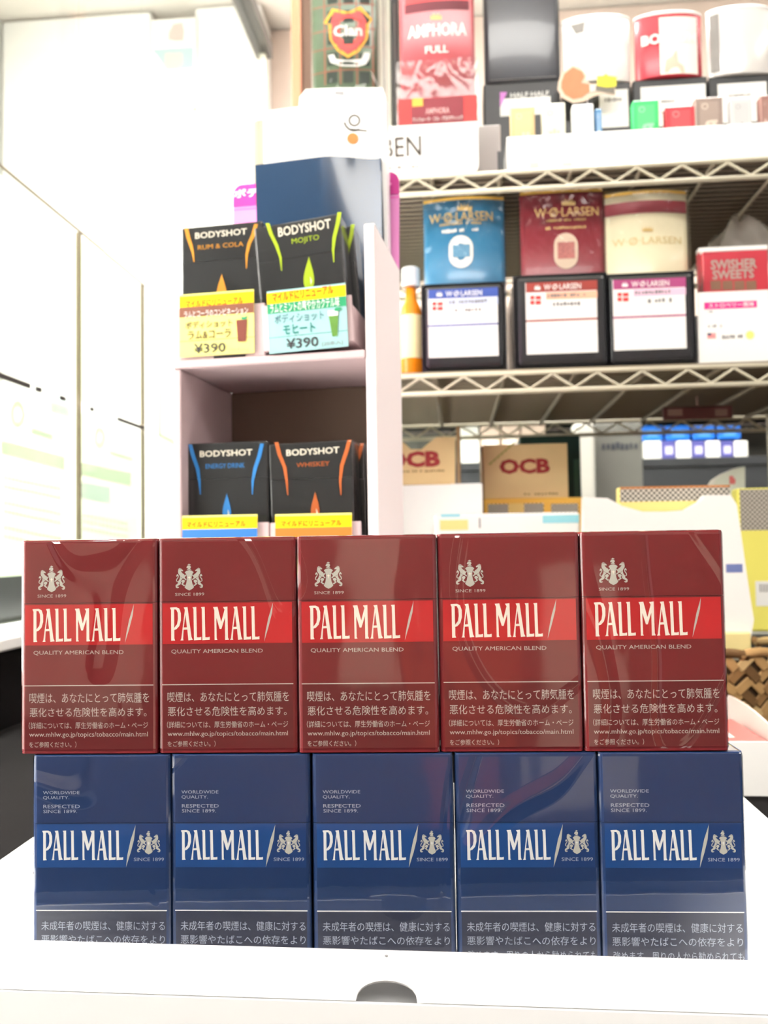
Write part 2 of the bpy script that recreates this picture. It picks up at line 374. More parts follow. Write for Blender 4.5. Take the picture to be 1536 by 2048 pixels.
# ------------------------------------------------------------------ white tray in front
tr = empty('white_tray', (0, .30, ZT)); tag(tr, 'white cardboard display tray with sloping rim and thumb hole, in front', 'tray')
TR = mat('tray_card', C(246, 246, 246), 0.5, 0.25)
def ot(name, bm, m=TR): return obj(name, bm, m, tr)
RZ = ZC - .144 - ZT            # rim height above the counter
xl, xr, yf, yb = -.192, .127, -.001, .205
ot('base', box(xl, xr, yf, yb, 0, .003))
ot('side_wall', box(xl - .0015, xl, yf, yb, .0, RZ)); ot('side_wall', box(xr, xr + .0015, yf, yb, 0, RZ))
ot('back_wall', box(xl, xr, yb, yb + .0015, 0, RZ))
def plate(pts, th):
    """plate from four corners, thickened along its normal"""
    P = [Vector(p) for p in pts]; n = (P[1] - P[0]).cross(P[3] - P[0]).normalized() * th
    V = P + [q - n for q in P]
    return mesh('plate', V, [(0, 1, 2, 3), (7, 6, 5, 4), (0, 4, 5, 1), (1, 5, 6, 2), (2, 6, 7, 3), (3, 7, 4, 0)])
ot('rim', plate([(xl - .0285, -.02, RZ - .004), (xl, -.001, RZ), (xl, yb, RZ), (xl - .0285, yb + .02, RZ - .004)], .0012))
ot('rim', plate([(xr, -.001, RZ), (xr + .0345, -.02, RZ - .004), (xr + .0345, yb + .02, RZ - .004), (xr, yb, RZ)], .0012))
ot('outer_wall', box(xl - .0285, xl - .027, -.02, yb + .02, 0, RZ - .0055)); ot('outer_wall', box(xr + .033, xr + .0345, -.02, yb + .02, 0, RZ - .0055))
# front slope with the thumb hole cut at the fold
fy, fz = -.0165, RZ - .0095
sl = math.hypot(fy - yf, fz - RZ)
hx, hw, hh = -.0265, .0105, .0072
W0, W1 = xl - .0285, xr + .0345
dome = [(hx - hw, 0)] + [(hx - hw * math.cos(math.pi * k / 12) * (1 - .08 * math.sin(math.pi * k / 12)), hh * math.sin(math.pi * k / 12) ** .7) for k in range(1, 12)] + [(hx + hw, 0)]
d = poly_data([[(W0, 0)] + dome + [(W1, 0), (xr, sl), (xl, sl)]])
def slope(t): return (fy + (yf - fy) * t / sl, fz + (RZ - fz) * t / sl)
V = [(x, *slope(t)) for x, t in d[0]]; n0 = len(V)
V += [(x, y + .0006, z - .0008) for x, y, z in V]
F = [tuple(f) for f in d[1]] + [tuple(i + n0 for i in f[::-1]) for f in d[1]]
fs_ = ot('front_slope', mesh('front_slope', V, F))
ot('front_wall', box(W0, W1, fy - .0006, fy + .0006, 0, fz - .0006))
notch = [(hx - .0095 + .004, RZ - .0035)] + [(hx + .004 - .0095 * math.cos(math.pi * k / 10), RZ - .0035 - .0095 * math.sin(math.pi * k / 10) ** .6) for k in range(1, 10)] + [(hx + .0135, RZ - .0035)]
ot('inner_wall', extrude_outline([(xl, .003), (xl, RZ - .0035)] + notch + [(xr, RZ - .0035), (xr, .003)], yf + .004, yf + .005))
mk = ot('pin_mark', lathe([(.0006, 0), (.0006, .0002)], 10), GREYPRINT)
t_ = .0158; y_, z_ = slope(t_); mk.location = (hx - .001, y_, z_ + .0002)

# ------------------------------------------------------------------ cigarette packs
PW, PH, PD, PITCH = .0552, .085, .022, .05590
EMB = [
 [(335,455),(400,440),(470,440),(530,492),(520,525),(480,520),(455,512),(450,548),(482,572),(505,605),(560,640),(590,690),(630,650),(652,690),(605,745),(590,790),(640,820),(655,855),(628,882),(590,845),(530,805),(480,785),(400,735),(385,680),(340,620),(325,560)],
 [(400,745),(478,795),(520,815),(450,868),(425,920),(440,960),(430,1020),(390,1060),(320,1090),(290,1120),(310,1140),(365,1135),(350,1170),(300,1192),(240,1170),(225,1090),(260,1040),(310,1010),(330,960),(300,945),(350,890),(390,820)],
 [(455,900),(490,868),(560,860),(598,905),(575,960),(530,1000),(540,1060),(598,1065),(580,1110),(545,1105),(450,1030),(460,1010),(490,990),(480,960),(445,935)],
 [(310,925),(275,905),(290,845),(345,760),(355,700),(325,650),(295,630),(250,700),(270,740),(300,710),(325,720),(310,760),(255,830),(245,905),(290,945)],
 [(335,445),(340,425),(370,415),(395,390),(420,415),(455,410),(460,425),(400,430)]]
EMB += [[(1530 - x, y) for x, y in pl] for pl in EMB]
EMB += [[(590,570),(650,510),(770,480),(880,510),(940,570),(890,630),(865,700),(855,850),(885,1010),(950,1150),(890,1220),(765,1285),(640,1220),(580,1155),(645,1010),(675,850),(665,700),(640,630)],
 [(660,475),(710,430),(740,390),(690,410),(655,380),(690,310),(760,290),(820,320),(835,370),(800,430),(860,470),(760,462)],
 [(690,275),(730,255),(755,225),(785,250),(825,260),(820,280),(755,285)]]
def norm(polys, x0, x1, y0, y1):
    vs, fs = [], []
    for pl in polys:
        v, f = poly_data(pl if isinstance(pl[0], list) else [pl]); k = len(vs)
        vs += [((x - x0) / (x1 - x0) - .5, .5 - (y - y0) / (y1 - y0)) for x, y in v]; fs += [tuple(i + k for i in q) for q in f]
    # keep every face turned to the viewer
    out = []
    for f in fs:
        a = sum(vs[f[i]][0] * vs[f[(i + 1) % len(f)]][1] - vs[f[(i + 1) % len(f)]][0] * vs[f[i]][1] for i in range(len(f)))
        out.append(f if a > 0 else f[::-1])
    return vs, out
EMBD = norm(EMB, 225, 1305, 225, 1285)
STAR = norm([[(765,700),(785,760),(850,775),(785,790),(770,900),(748,790),(690,775),(748,757)]], 225, 1305, 225, 1285)
lP = [[(65,130),(75,125),(150,122),(190,140),(212,200),(212,290),(190,360),(150,400),(122,408),(122,515),(133,541),(80,543),(80,160)], [(120,150),(148,152),(168,190),(172,270),(160,335),(121,384)]]
lA = [[(250,127),(300,122),(352,500),(370,535),(310,541),(297,405),(247,407),(240,520),(245,540),(203,541),(215,520),(265,160)], [(272,215),(291,377),(249,379)]]
lL = [[(368,125),(418,122),(424,503),(455,505),(483,498),(483,536),(385,541),(380,150)]]
lM = [[(642,127),(702,123),(750,315),(795,160),(775,128),(834,122),(838,510),(852,538),(800,541),(800,260),(752,402),(728,402),(685,260),(688,520),(698,538),(660,541),(658,165)]]
def shf(l, d): return [[(x + d, y) for x, y in p] for p in l]
WORD = norm([lP, lA, lL, shf(lL, 112), lM, shf(lA, 663), shf(lL, 662), shf(lL, 774)], 65, 1257, 122, 543)
def pack_mesh_body(z0, z1):
    return box(-PW / 2, PW / 2, 0, PD, z0, z1, .0016, 3, vertical=True)
def make_pack(name, label, kind):
    it = It.__new__(It); it.root = empty(name, (0, 0, 0)); tag(it.root, label, 'cigarette pack'); it.crop = None
    if kind == 'red':
        X0, X1, Y0, Y1 = 135, 1330, 110, 1960; seam = 660
        base = mat('red_board', C(120, 25, 32), .4, .4); warn = mat('dark_red_print', C(104, 25, 31), .45, .3)
        band = mat('bright_red_print', C(192, 24, 34), .4, .4); tail = mat('scarlet_print', C(202, 32, 40), .4, .4)
        tx, wt = CREAM, GREYTXT
    else:
        X0, X1, Y0, Y1 = 85, 1085, 85, 1633; seam = 572
        base = mat('blue_board', C(28, 55, 101), .4, .4); warn = mat('navy_reflect', C(36, 42, 66), .45, .3)  # warning area: a dark reflection is put into its colour
        band = mat('mid_blue_print', C(28, 76, 140), .4, .4); tail = mat('deep_blue_print', C(27, 61, 117), .4, .4)
        tx, wt = mat('white_print', C(245, 245, 243), .5, .2), BLUETXT
    ux = lambda c: (c - X0) / (X1 - X0) * PW - PW / 2
    uz = lambda c: (Y1 - c) / (Y1 - Y0) * PH
    zs = uz(seam)
    it.part('body', pack_mesh_body(0, zs - .0001), base); it.part('lid', pack_mesh_body(zs + .0001, PH), base)
    def q(n, x0, y0, x1, y1, m, lift=.00006): return it.quad(n, ux(x0), uz(y1), ux(x1), uz(y0), m, lift)
    def t(n, s, x0, y0, x1, y1, m, bold=0.0): return it.put(n, text_data(s, bold), (ux(x0) + ux(x1)) / 2, (uz(y0) + uz(y1)) / 2, ux(x1) - ux(x0), uz(y0) - uz(y1), m, .00014)
    def g(n, dta, x0, y0, x1, y1, m, lift=.00014): return it.put(n, dta, (ux(x0) + ux(x1)) / 2, (uz(y0) + uz(y1)) / 2, ux(x1) - ux(x0), uz(y0) - uz(y1), m, lift)
    def pl(n, pts, m, lift): 
        d = poly_data([[(ux(a), uz(b)) for a, b in pts]]); return obj(n, mesh(n, [(x, -lift, z) for x, z in d[0]], d[1]), m, it.root)
    if kind == 'red':
        q('brand_band', 170, 674, 1295, 1025, band)
        pl('band_tail', [(1133, 674), (1295, 674), (1295, 1022), (1055, 1022)], tail, .0001)
        pl('blade_mark', [(1132, 674), (1122, 770), (1090, 890), (1052, 1012), (1064, 930), (1090, 810)], SILVER, .00014)
        g('wordmark', WORD, 235, 706, 1012, 996, tx)
        g('crest', EMBD, 285, 330, 525, 563, SILVER); g('crest_glint', STAR, 285, 330, 525, 563, tx, .0002)
        t('founding_text', 'SINCE 1899', 280, 583, 535, 609, GREYTXT); t('tagline', 'QUALITY AMERICAN BLEND', 245, 1072, 1040, 1112, GREYTXT)
        q('warning_panel', 170, 1380, 1295, 1958, warn); q('rule', 165, 1371, 1300, 1379, GREYTXT, .0001)
        for s, b in (('喫煙は、あなたにとって肺気腫を', (210, 1438, 1262, 1526)), ('悪化させる危険性を高めます。', (213, 1565, 1240, 1645)), ('（詳細については、厚生労働省のホーム・ページ', (205, 1690, 1252, 1748)), ('www.mhlw.go.jp/topics/tobacco/main.html', (210, 1775, 1250, 1828)), ('をご参照ください。）', (210, 1858, 625, 1908))):
            t('warning_text', s, *b, GREYTXT, -.003)
    else:
        q('brand_band', 115, 580, 1055, 888, band)
        pl('band_tail', [(836, 582), (1055, 582), (1055, 887), (765, 887)], tail, .0001)
        pl('blade_mark', [(836, 585), (824, 690), (800, 780), (765, 886), (775, 800), (800, 690)], SILVER, .00014)
        g('wordmark', WORD, 155, 624, 745, 836, tx)
        g('crest', EMBD, 845, 627, 1015, 795, SILVER); g('crest_glint', STAR, 845, 627, 1015, 795, tx, .0002)
        t('founding_text', 'SINCE 1899', 822, 818, 1040, 842, BLUETXT)
        for s, b in (('WORLDWIDE', (160, 342, 428, 365)), ('QUALITY.', (160, 378, 352, 404)), ('RESPECTED', (163, 440, 430, 465)), ('SINCE 1899.', (163, 476, 410, 500))): t('tagline', s, *b, BLUETXT)
        q('warning_panel', 115, 1196, 1055, 1631, warn); q('rule', 110, 1188, 1060, 1196, tx, .0001)
        for s, b in (('未成年者の喫煙は、健康に対する', (150, 1266, 1045, 1332)), ('悪影響やたばこへの依存をより', (150, 1364, 1045, 1426)), ('強めます。周りの人から勧められても', (155, 1464, 1050, 1526)), ('決して吸ってはいけません。', (155, 1560, 880, 1618))):
            t('warning_text', s, *b, BLUETXT, -.003)
    # cellophane: subdivided shell a hair larger than the pack
    bm = box(-PW / 2 - .0003, PW / 2 + .0003, -.0004, PD + .0003, .0001, PH + .0003, .0017, 3)
    it.part('cellophane', bm, CELLO)
    return it.root
RP = R(2.7)
ORD = ['leftmost', 'second from left', 'middle', 'second from right', 'rightmost']
def row(kind, x0, z, extra):
    src = None
    for i in range(5):
        lab = {'red': f'red cigarette pack with silver crest, {ORD[i]} of the upper row', 'blue': f'blue cigarette pack with white wordmark, {ORD[i]} of the lower row'}[kind]
        if src is None: o = src = make_pack('cigarette_pack', lab, kind)
        else: o = copy_tree(src); o['label'] = lab
        o['group'] = {'red': 'red packs on top', 'blue': 'blue packs in the tray'}[kind]
        jx, jy, jr = extra[i]
        p = Matrix.Rotation(RP, 3, 'Z') @ Vector((x0 + PITCH * (i + .5) + jx, .328 + jy, z))
        o.location = p; o.rotation_euler = (0, 0, RP + R(jr))
row('blue', -.1552, ZT + .0032, [(0, 0, .2), (-.0003, .0003, -.2), (0, 0, 0), (.0002, .0004, .3), (0, 0, -.2)])
row('red', -.1602, ZT + .0032 + PH + .0006, [(0, 0, -.3), (0, .0003, .2), (0, -.0003, 0), (0, .0002, -.2), (0, 0, .2)])

# ------------------------------------------------------------------ pink-grey cardboard stand with black packs
RC = R(-6); YC = .55
stand = empty('display_stand', Matrix.Rotation(RC, 3, 'Z') @ Vector((-.187, YC, ZT)), RC)
tag(stand, 'pink-grey cardboard display stand with two tiers of black packs', 'display stand')
def stp(name, x0, x1, y0, y1, z0, z1, m=PINKCARD, bev=.0008):   # x in frame C, z above camera
    return obj(name, box(x0 + .187, x1 + .187, y0 - YC, y1 - YC, z0 + ZC - ZT, z1 + ZC - ZT, bev, 1), m, stand)
SX0, SX1, DEP = -.2592, -.1140, .100
zb0 = ZT - ZC
stp('side_panel', SX0, SX0 + .0055, YC, YC + DEP, zb0, .1280)
stp('side_panel', SX1 - .004, SX1 + .0035, YC, YC + DEP, zb0, .2215, mat('lit_pink_card', C(240, 228, 228), .6, .2))  # lighter card colour carries the light falling on this outer side
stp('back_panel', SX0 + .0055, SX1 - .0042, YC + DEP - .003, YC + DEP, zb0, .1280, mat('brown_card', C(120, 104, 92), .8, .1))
stp('shelf_board', SX0 - .0005, SX1 - .0042, YC - .001, YC + DEP, .1282, .1340)
stp('base_board', SX0 + .0056, SX1 - .0042, YC, YC + DEP - .004, zb0, zb0 + .11)
DECK1 = .1340 + ZC; DECK0 = zb0 + .11 + ZC
def frm(p): return Matrix.Rotation(RC, 3, 'Z') @ p
YEL = mat('yellow_print', C(236, 196, 14), .55, .2); ORTXT = mat('orange_print', C(190, 56, 8), .55, .2)
def sip(name, label, px0, py0, px1, py1, col, flav, roll, Y, zb, crop, texts, curveL, curveR, drop, group='black flavoured packs on the pink stand'):
    it = It(name, label, 'cigarette pack', px0, py0, px1, py1, Y, zb, RC, roll, group, crop)
    w, h, dp = it.w, it.h, .021
    bk = mat('black_pack', C(34, 36, 37), .3, .5)
    zs = h - .026
    it.part('body', box(-w / 2, w / 2, 0, dp, 0, zs - .0001, .0012, 2, vertical=True), bk)
    it.part('lid', box(-w / 2, w / 2, 0, dp, zs + .0001, h, .0012, 2, vertical=True), bk)
    cm = mat('flavour_' + flav, tuple(c * .72 for c in col[:3]) + (1,), .45, .3)
    it.txt('wordmark', 'BODYSHOT', *texts[0], mat('ivory_print', C(232, 226, 208), .5), .02)
    it.txt('flavour_text', texts[1][0], *texts[1][1], cm, .0)
    for nm, cv in (('side_curve', curveL), ('side_curve', curveR)): it.poly(nm, [cv], cm)
    cx, y0, wd, ht = drop
    dr = [(cx + wd / 2 * math.sin(a) * (math.sin(a / 2) ** 1.6), y0 + ht * (1 - math.cos(a)) / 2) for a in [2 * math.pi * k / 28 for k in range(28)]]
    dd = it.poly('drop', [dr], cm)
    it.poly('drop_glint', [[(cx + wd * .08, y0 + ht * .6), (cx + wd * .2, y0 + ht * .75), (cx + wd * .12, y0 + ht * .86)]], mat('glint', C(244, 244, 232), .4), .0006)
    bm = box(-w / 2 - .0003, w / 2 + .0003, -.0009, dp + .0004, .0001, h + .0003, .0014, 3)
    it.part('cellophane', bm, CELLO_S)
    return it
def cv(pts, wd):
    """tapering stroke: centre line with widths"""
    return [(x - a / 2, y) for (x, y), a in zip(pts, wd)] + [(x + a / 2, y) for (x, y), a in list(zip(pts, wd))[::-1]]
K4 = (340, 300, 3.2); K5 = (340, 700, 3.2)
WD = [24, 26, 24, 16, 5]
AMBER = C(232, 160, 50); LIME = C(190, 218, 40); AZURE = C(52, 140, 214); COPPER = C(206, 108, 52)
Yp = YC + .012
rum = sip('cigarette_pack', 'black pack with amber side curves behind the yellow price card', 363, 450, 525, 600, AMBER, 'amber', 0, Yp, DECK1 + .0015, K4,
    [(162, 515, 493, 556), ('RUM & COLA', (180, 598, 470, 628))], cv([(105, 500), (118, 560), (135, 610), (148, 660), (155, 720)], WD), cv([(552, 475), (535, 540), (508, 600), (492, 670), (490, 760)], WD), (332, 790, 100, 200))
MR = R(-4.5)
moj = sip('cigarette_pack', 'tilted black pack with lime curves behind the teal price card, front of its row', 527, 440, 700, 605, LIME, 'lime', MR, Yp - .001, DECK1 + .0085, K4,
    [(692, 468, 1030, 530), ('MOJITO', (780, 555, 955, 600))], cv([(625, 470), (648, 540), (682, 610), (708, 690), (716, 775)], WD), cv([(1085, 400), (1075, 470), (1052, 560), (1045, 640), (1050, 720)], WD), (890, 680, 100, 215))
for k, (dx, lab) in enumerate(((.0045, 'tilted black lime pack second in its row, against the navy carton'),)):
    c = copy_tree(moj.root); c['label'] = lab
    c.location = moj.root.location + frm(Vector((dx, .0225 * (k + 1), -.0005 * (k + 1))))
ene = sip('cigarette_pack', 'black pack with bright blue curves in the lower tier of the pink stand', 368, 885, 537, 1060, AZURE, 'azure', 0, Yp, DECK0 + .0015, K5,
    [(192, 640, 528, 680), ('ENERGY DRINK', (230, 726, 478, 756))], cv([(130, 605), (150, 680), (178, 760), (190, 840), (196, 925)], WD), cv([(590, 600), (572, 680), (545, 760), (530, 840), (528, 925)], WD), (365, 915, 80, 175))
whi = sip('cigarette_pack', 'black pack with copper curves in the lower tier of the pink stand', 546, 884, 712, 1060, COPPER, 'copper', R(-1.2), Yp + .001, DECK0 + .0028, K5,
    [(745, 628, 1085, 670), ('WHISKEY', (810, 716, 1022, 746))], cv([(682, 592), (702, 670), (735, 750), (748, 840), (755, 930)], WD), cv([(1150, 575), (1130, 650), (1100, 740), (1090, 840), (1095, 930)], WD), (930, 905, 82, 180))
# copies standing behind the front packs of the lower tier
for src, dx, lab in ((whi, .004, 'black copper pack standing second in its row in the lower tier'), (ene, .0, 'black blue-curved pack standing second in its row in the lower tier')):
    c = copy_tree(src.root); c['label'] = lab; c.location = src.root.location + frm(Vector((dx, .0228, 0)))
# small open trays that hold the packs
def ptray(label, px0, px1, ytop, zb, Y, roll, d=.082, zlift=0, h=None):
    it = It('pack_tray', label, 'tray', px0, ytop, px1, ytop + 10, Y, zb, RC, roll, 'small card trays holding the black packs')
    w, h = it.w, it.h
    it.part('front', box(-w / 2, w / 2, 0, .0018, 0, h, .0006, 1), PINKCARD)
    it.part('floor_board', box(-w / 2, w / 2, .002, d, 0, .0012), PINKCARD)
    it.part('side', box(-w / 2, -w / 2 + .0012, .002, d, .0013, h * .8), PINKCARD)
    it.part('side', box(w / 2 - .0012, w / 2, .002, d, .0013, h * .8), PINKCARD)
    it.part('thumb_slot', box(-.004, .02, -.0003, -.00005, 0, .0022, 0), BLACK)
    return it
t1 = ptray('pink-grey tray under the yellow price card', 347, 530, 612, DECK1 + .0002, YC + .002, 0)
t2 = ptray('pink-grey tray under the teal price card, tilted', 528, 708, 600, DECK1 + .0045, YC - .0005, R(-3.0))
t3 = ptray('pink-grey tray under the blue-striped price card, lower tier', 367, 538, 1046, DECK0 + .0002, YC + .002, 0)
t4 = ptray('pink-grey tray under the orange-striped price card, lower tier', 540, 722, 1044, DECK0 + .0002, YC + .002, 0)
# price cards
def card(label, x0, y0, x1, y1, Y, roll, crop, bgc, stripe, zb=None):
    it = It('price_card', label, 'price card', x0, y0, x1, y1, Y, zb, RC, roll, 'price cards on the pink stand', crop)
    it.part('card', box(-it.w / 2, it.w / 2, 0, .0007, 0, it.h), mat('card_' + bgc[0], bgc[1], .5, .3))
    return it
BR = mat('brown_print', C(108, 62, 42), .5); GRN = mat('green_print', C(28, 128, 84), .5); BRT = mat('brown_text', C(84, 66, 24), .5); GRT = mat('green_text', C(14, 104, 96), .5)
def top_stripe(it, x0, y0, x1, y1, tx, m2, s2, r2):
    q = it.quad('yellow_stripe', -it.w / 2, it.h - (y1 - y0) * it.h / 1.0, it.w / 2, it.h - .0008, YEL, .0002)
    it.txt('stripe_text', 'マイルドにリニューアル', *tx, ORTXT, .01, .0004)
    return q
c1 = card('pale yellow price card reading 390 yen with a brown stripe', 359, 584, 508, 710, YC - .0002, 0, K4, ('pale_yellow', C(232, 226, 132)), BR)
c1.quad('yellow_stripe', -c1.w / 2, c1.h * .79, c1.w / 2, c1.h * .965, YEL)
c1.quad('brown_stripe', -c1.w / 2, c1.h * .63, c1.w / 2, c1.h * .79, BR)
c1.quad('rule', -c1.w / 2, c1.h * .245, c1.w / 2, c1.h * .252, BRT)
c1.txt('stripe_text', 'マイルドにリニューアル', 102, 952, 468, 998, ORTXT, .02, .0004)
c1.txt('stripe_text', 'ラムとコーラのコンビネーション', 92, 1018, 500, 1062, WHITE, .006, .0004)
c1.txt('name_text', 'ボディショット', 100, 1090, 400, 1138, BRT, .02, .0004); c1.txt('name_text', 'ラム&コーラ', 115, 1152, 390, 1208, BRT, .02, .0004)
c1.txt('price_text', '¥390', 155, 1236, 356, 1298, DARKTXT, .012, .0004); c1.txt('count_text', '[20本入]', 376, 1264, 502, 1290, GREYPRINT, 0, .0004)
c1.poly('drink_picture', [[(425, 1090), (495, 1085), (488, 1225), (435, 1228)]], mat('cola_print', C(98, 42, 28), .5), .0004)
c1.poly('drink_picture', [[(460, 1085), (455, 1070), (480, 1068), (500, 1062), (485, 1085)]], GRN, .0004)
c2 = card('teal price card reading 390 yen with a green stripe, tilted', 538, 574, 696, 700, YC - .0025, R(-2.0), K4, ('teal', C(148, 190, 192)), GRN)
c2.quad('yellow_stripe', -c2.w / 2, c2.h * .79, c2.w / 2, c2.h * .97, YEL)
c2.quad('green_stripe', -c2.w / 2, c2.h * .635, c2.w / 2, c2.h * .79, GRN)
c2.quad('rule', -c2.w / 2, c2.h * .245, c2.w / 2, c2.h * .252, GRT)
c2.txt('stripe_text', 'マイルドにリニューアル', 655, 890, 1045, 950, ORTXT, .02, .0004, rot=R(2))
c2.txt('stripe_text', 'ラムとミントの爽やかカクテル味', 642, 962, 1085, 1026, WHITE, .006, .0004)
c2.txt('name_text', 'ボディショット', 670, 1040, 985, 1100, mat('slate_text', C(60, 96, 104), .5), .01, .0004); c2.txt('name_text', 'モヒート', 725, 1112, 930, 1174, GRT, .02, .0004)
c2.txt('price_text', '¥390', 745, 1200, 950, 1266, DARKTXT, .012, .0004); c2.txt('count_text', '[20本入]', 975, 1220, 1106, 1254, GREYPRINT, 0, .0004)
c2.poly('drink_picture', [[(1012, 1040), (1080, 1035), (1072, 1190), (1040, 1195)]], mat('mojito_print', C(76, 116, 44), .5), .0004)
c2.poly('drink_picture', [[(1012, 1030), (1075, 1025), (1076, 1060), (1014, 1064)], ], WHITE, .0005)
c2.poly('drink_picture', [[(1050, 1030), (1060, 1010), (1090, 1008), (1105, 1020), (1070, 1034)]], GRN, .0006)
BLS = mat('blue_stripe', C(40, 100, 190), .5); ORS = mat('orange_stripe', C(226, 110, 40), .5)
for lab, x0, x1, y0, m2, tx in (('yellow price card with a blue stripe behind the red packs', 365, 515, 1030, BLS, (108, 1095, 485, 1135)), ('yellow price card with an orange stripe behind the red packs', 551, 704, 1027, ORS, (712, 1090, 1098, 1128))):
    c = card(lab, x0, y0, x1, y0 + 122, YC - .0002, 0, K5, ('pale_yellow', C(232, 226, 132)), m2)
    c.quad('yellow_stripe', -c.w / 2, c.h * .77, c.w / 2, c.h * .965, YEL); c.quad('coloured_stripe', -c.w / 2, c.h * .62, c.w / 2, c.h * .77, m2)
    c.txt('stripe_text', 'マイルドにリニューアル', *tx, ORTXT, .02, .0004)
    c.txt('price_text', '¥390', tx[0] + 50, tx[1] + 190, tx[0] + 250, tx[1] + 250, DARKTXT, .012, .0004)
# navy carton, white device carton and pink sign on the stand
nv = It('navy_carton', 'glossy navy blue carton behind the tilted lime pack', 'carton', 518, 314, 764, 470, YC + .066, DECK1 + .0002, RC, R(-1.0))
NAVY = mat('navy_gloss', C(32, 52, 76), .15, .4, coat=.3)
hb = nv.h
bm = bmesh.new(); NG = 24; gv = []
for i in range(NG + 1):
    u = i / NG; k = max(0, u - .55) / .45; k = k * k * (3 - 2 * k)
    gv.append([bm.verts.new((-nv.w / 2 + nv.w * u, .0145 * k * (j / NG) ** 1.4, .0016 + (hb - .0016) * j / NG)) for j in range(NG + 1)])
for i in range(NG):
    for j in range(NG): bm.faces.new((gv[i][j], gv[i + 1][j], gv[i + 1][j + 1], gv[i][j + 1])).smooth = True
nv.part('front_panel', bm, NAVY)
nv.part('body', box(-nv.w / 2, nv.w / 2, .0150, .0165, .0016, hb, 0), NAVY)
nv.part('side_panel', box(-nv.w / 2, -nv.w / 2 + .001, .0005, .0134, .0016, hb), NAVY); nv.part('side_panel', box(nv.w / 2 - .001, nv.w / 2, .0132, .0134, .0016, hb), NAVY)
gl = It('device_carton', 'tall white carton with an orange dot behind the navy carton', 'carton', 527, 200, 772, 330, YC + .083, DECK1 + .0002, RC, 0, crop=(580, 0, 3.2))
gw = gl.w
P_ = lambda *a: gl.L(*a)
outl = [(-gw / 2, 0), (gw / 2, 0), (gw / 2, P_(0, 700)[1]), P_(592, 560), P_(300, 560), P_(100, 570), P_(60, 620), P_(55, 680), (-gw / 2, P_(0, 690)[1])]
gl.part('body', extrude_outline(outl, 0, .014), WHITE_GLOSS)
def ringpoly(cx, cy, r1, r2, a0=0, a1=360, n=28):
    A = [R(a0 + (a1 - a0) * k / n) for k in range(n + 1)]
    return [(cx + r1 * math.cos(a), cy + r1 * math.sin(a)) for a in A] + [(cx + r2 * math.cos(a), cy + r2 * math.sin(a)) for a in A[::-1]]
G_ = mat('grey_logo', C(70, 64, 58), .5)
gl.poly('logo', [ringpoly(412, 772, 38, 27, 0, 359.5)], G_); gl.poly('logo', [ringpoly(412, 772, 70, 58, 60, 170)], G_)
gl.poly('logo', [[(375, 823), (492, 833), (492, 843), (375, 833)]], G_)
gl.poly('orange_dot', [ringpoly(402, 888, 36, 0.5, 0, 359.5)], mat('orange_dot', C(244, 116, 60), .5))
gl.poly('hang_slot', [[(288, 585), (345, 585), (345, 612), (288, 608)]], mat('slot_grey', C(150, 150, 152), .5))
sg = It('pink_sign', 'pink and magenta topper sign standing behind the navy carton', 'sign', 458, 358, 789, 470, YC + DEP + .0005, ZC + .06, RC, R(1.0), crop=K4)
sw, sh = sg.w, sg.h
def rrect(x0, z0, x1, z1, r, n=6):
    pts = [(x0, z0), (x1, z0)]
    pts += [(x1 - r + r * math.cos(R(90 * k / n)), z1 - r + r * math.sin(R(90 * k / n))) for k in range(n + 1)]
    pts += [(x0 + r + r * math.cos(R(90 + 90 * k / n)), z1 - r + r * math.sin(R(90 + 90 * k / n))) for k in range(n + 1)]
    return pts
sg.part('board', extrude_outline(rrect(-sw / 2, 0, sw / 2, sh, .008), 0, .002), mat('pink_card', C(214, 132, 190), .5))
hd = sg.part('header', extrude_outline(rrect(-sw / 2, sh - .0185, sw / 2, sh, .008), -.0006, -.0001), mat('magenta_card', C(182, 44, 130), .5))
sg.quad('header_line', -sw / 2, sh - .0215, sw / 2, sh - .0205, mat('magenta_line', C(222, 90, 176), .5))
sg.txt('header_text', 'ボディショット', 412, 232, 412 + 570, 290, WHITE, .03, .001)
sg.txt('header_text', 3, 1378, 205, 1420, 232, mat('pink_text', C(240, 150, 210), .5), 0, .001)

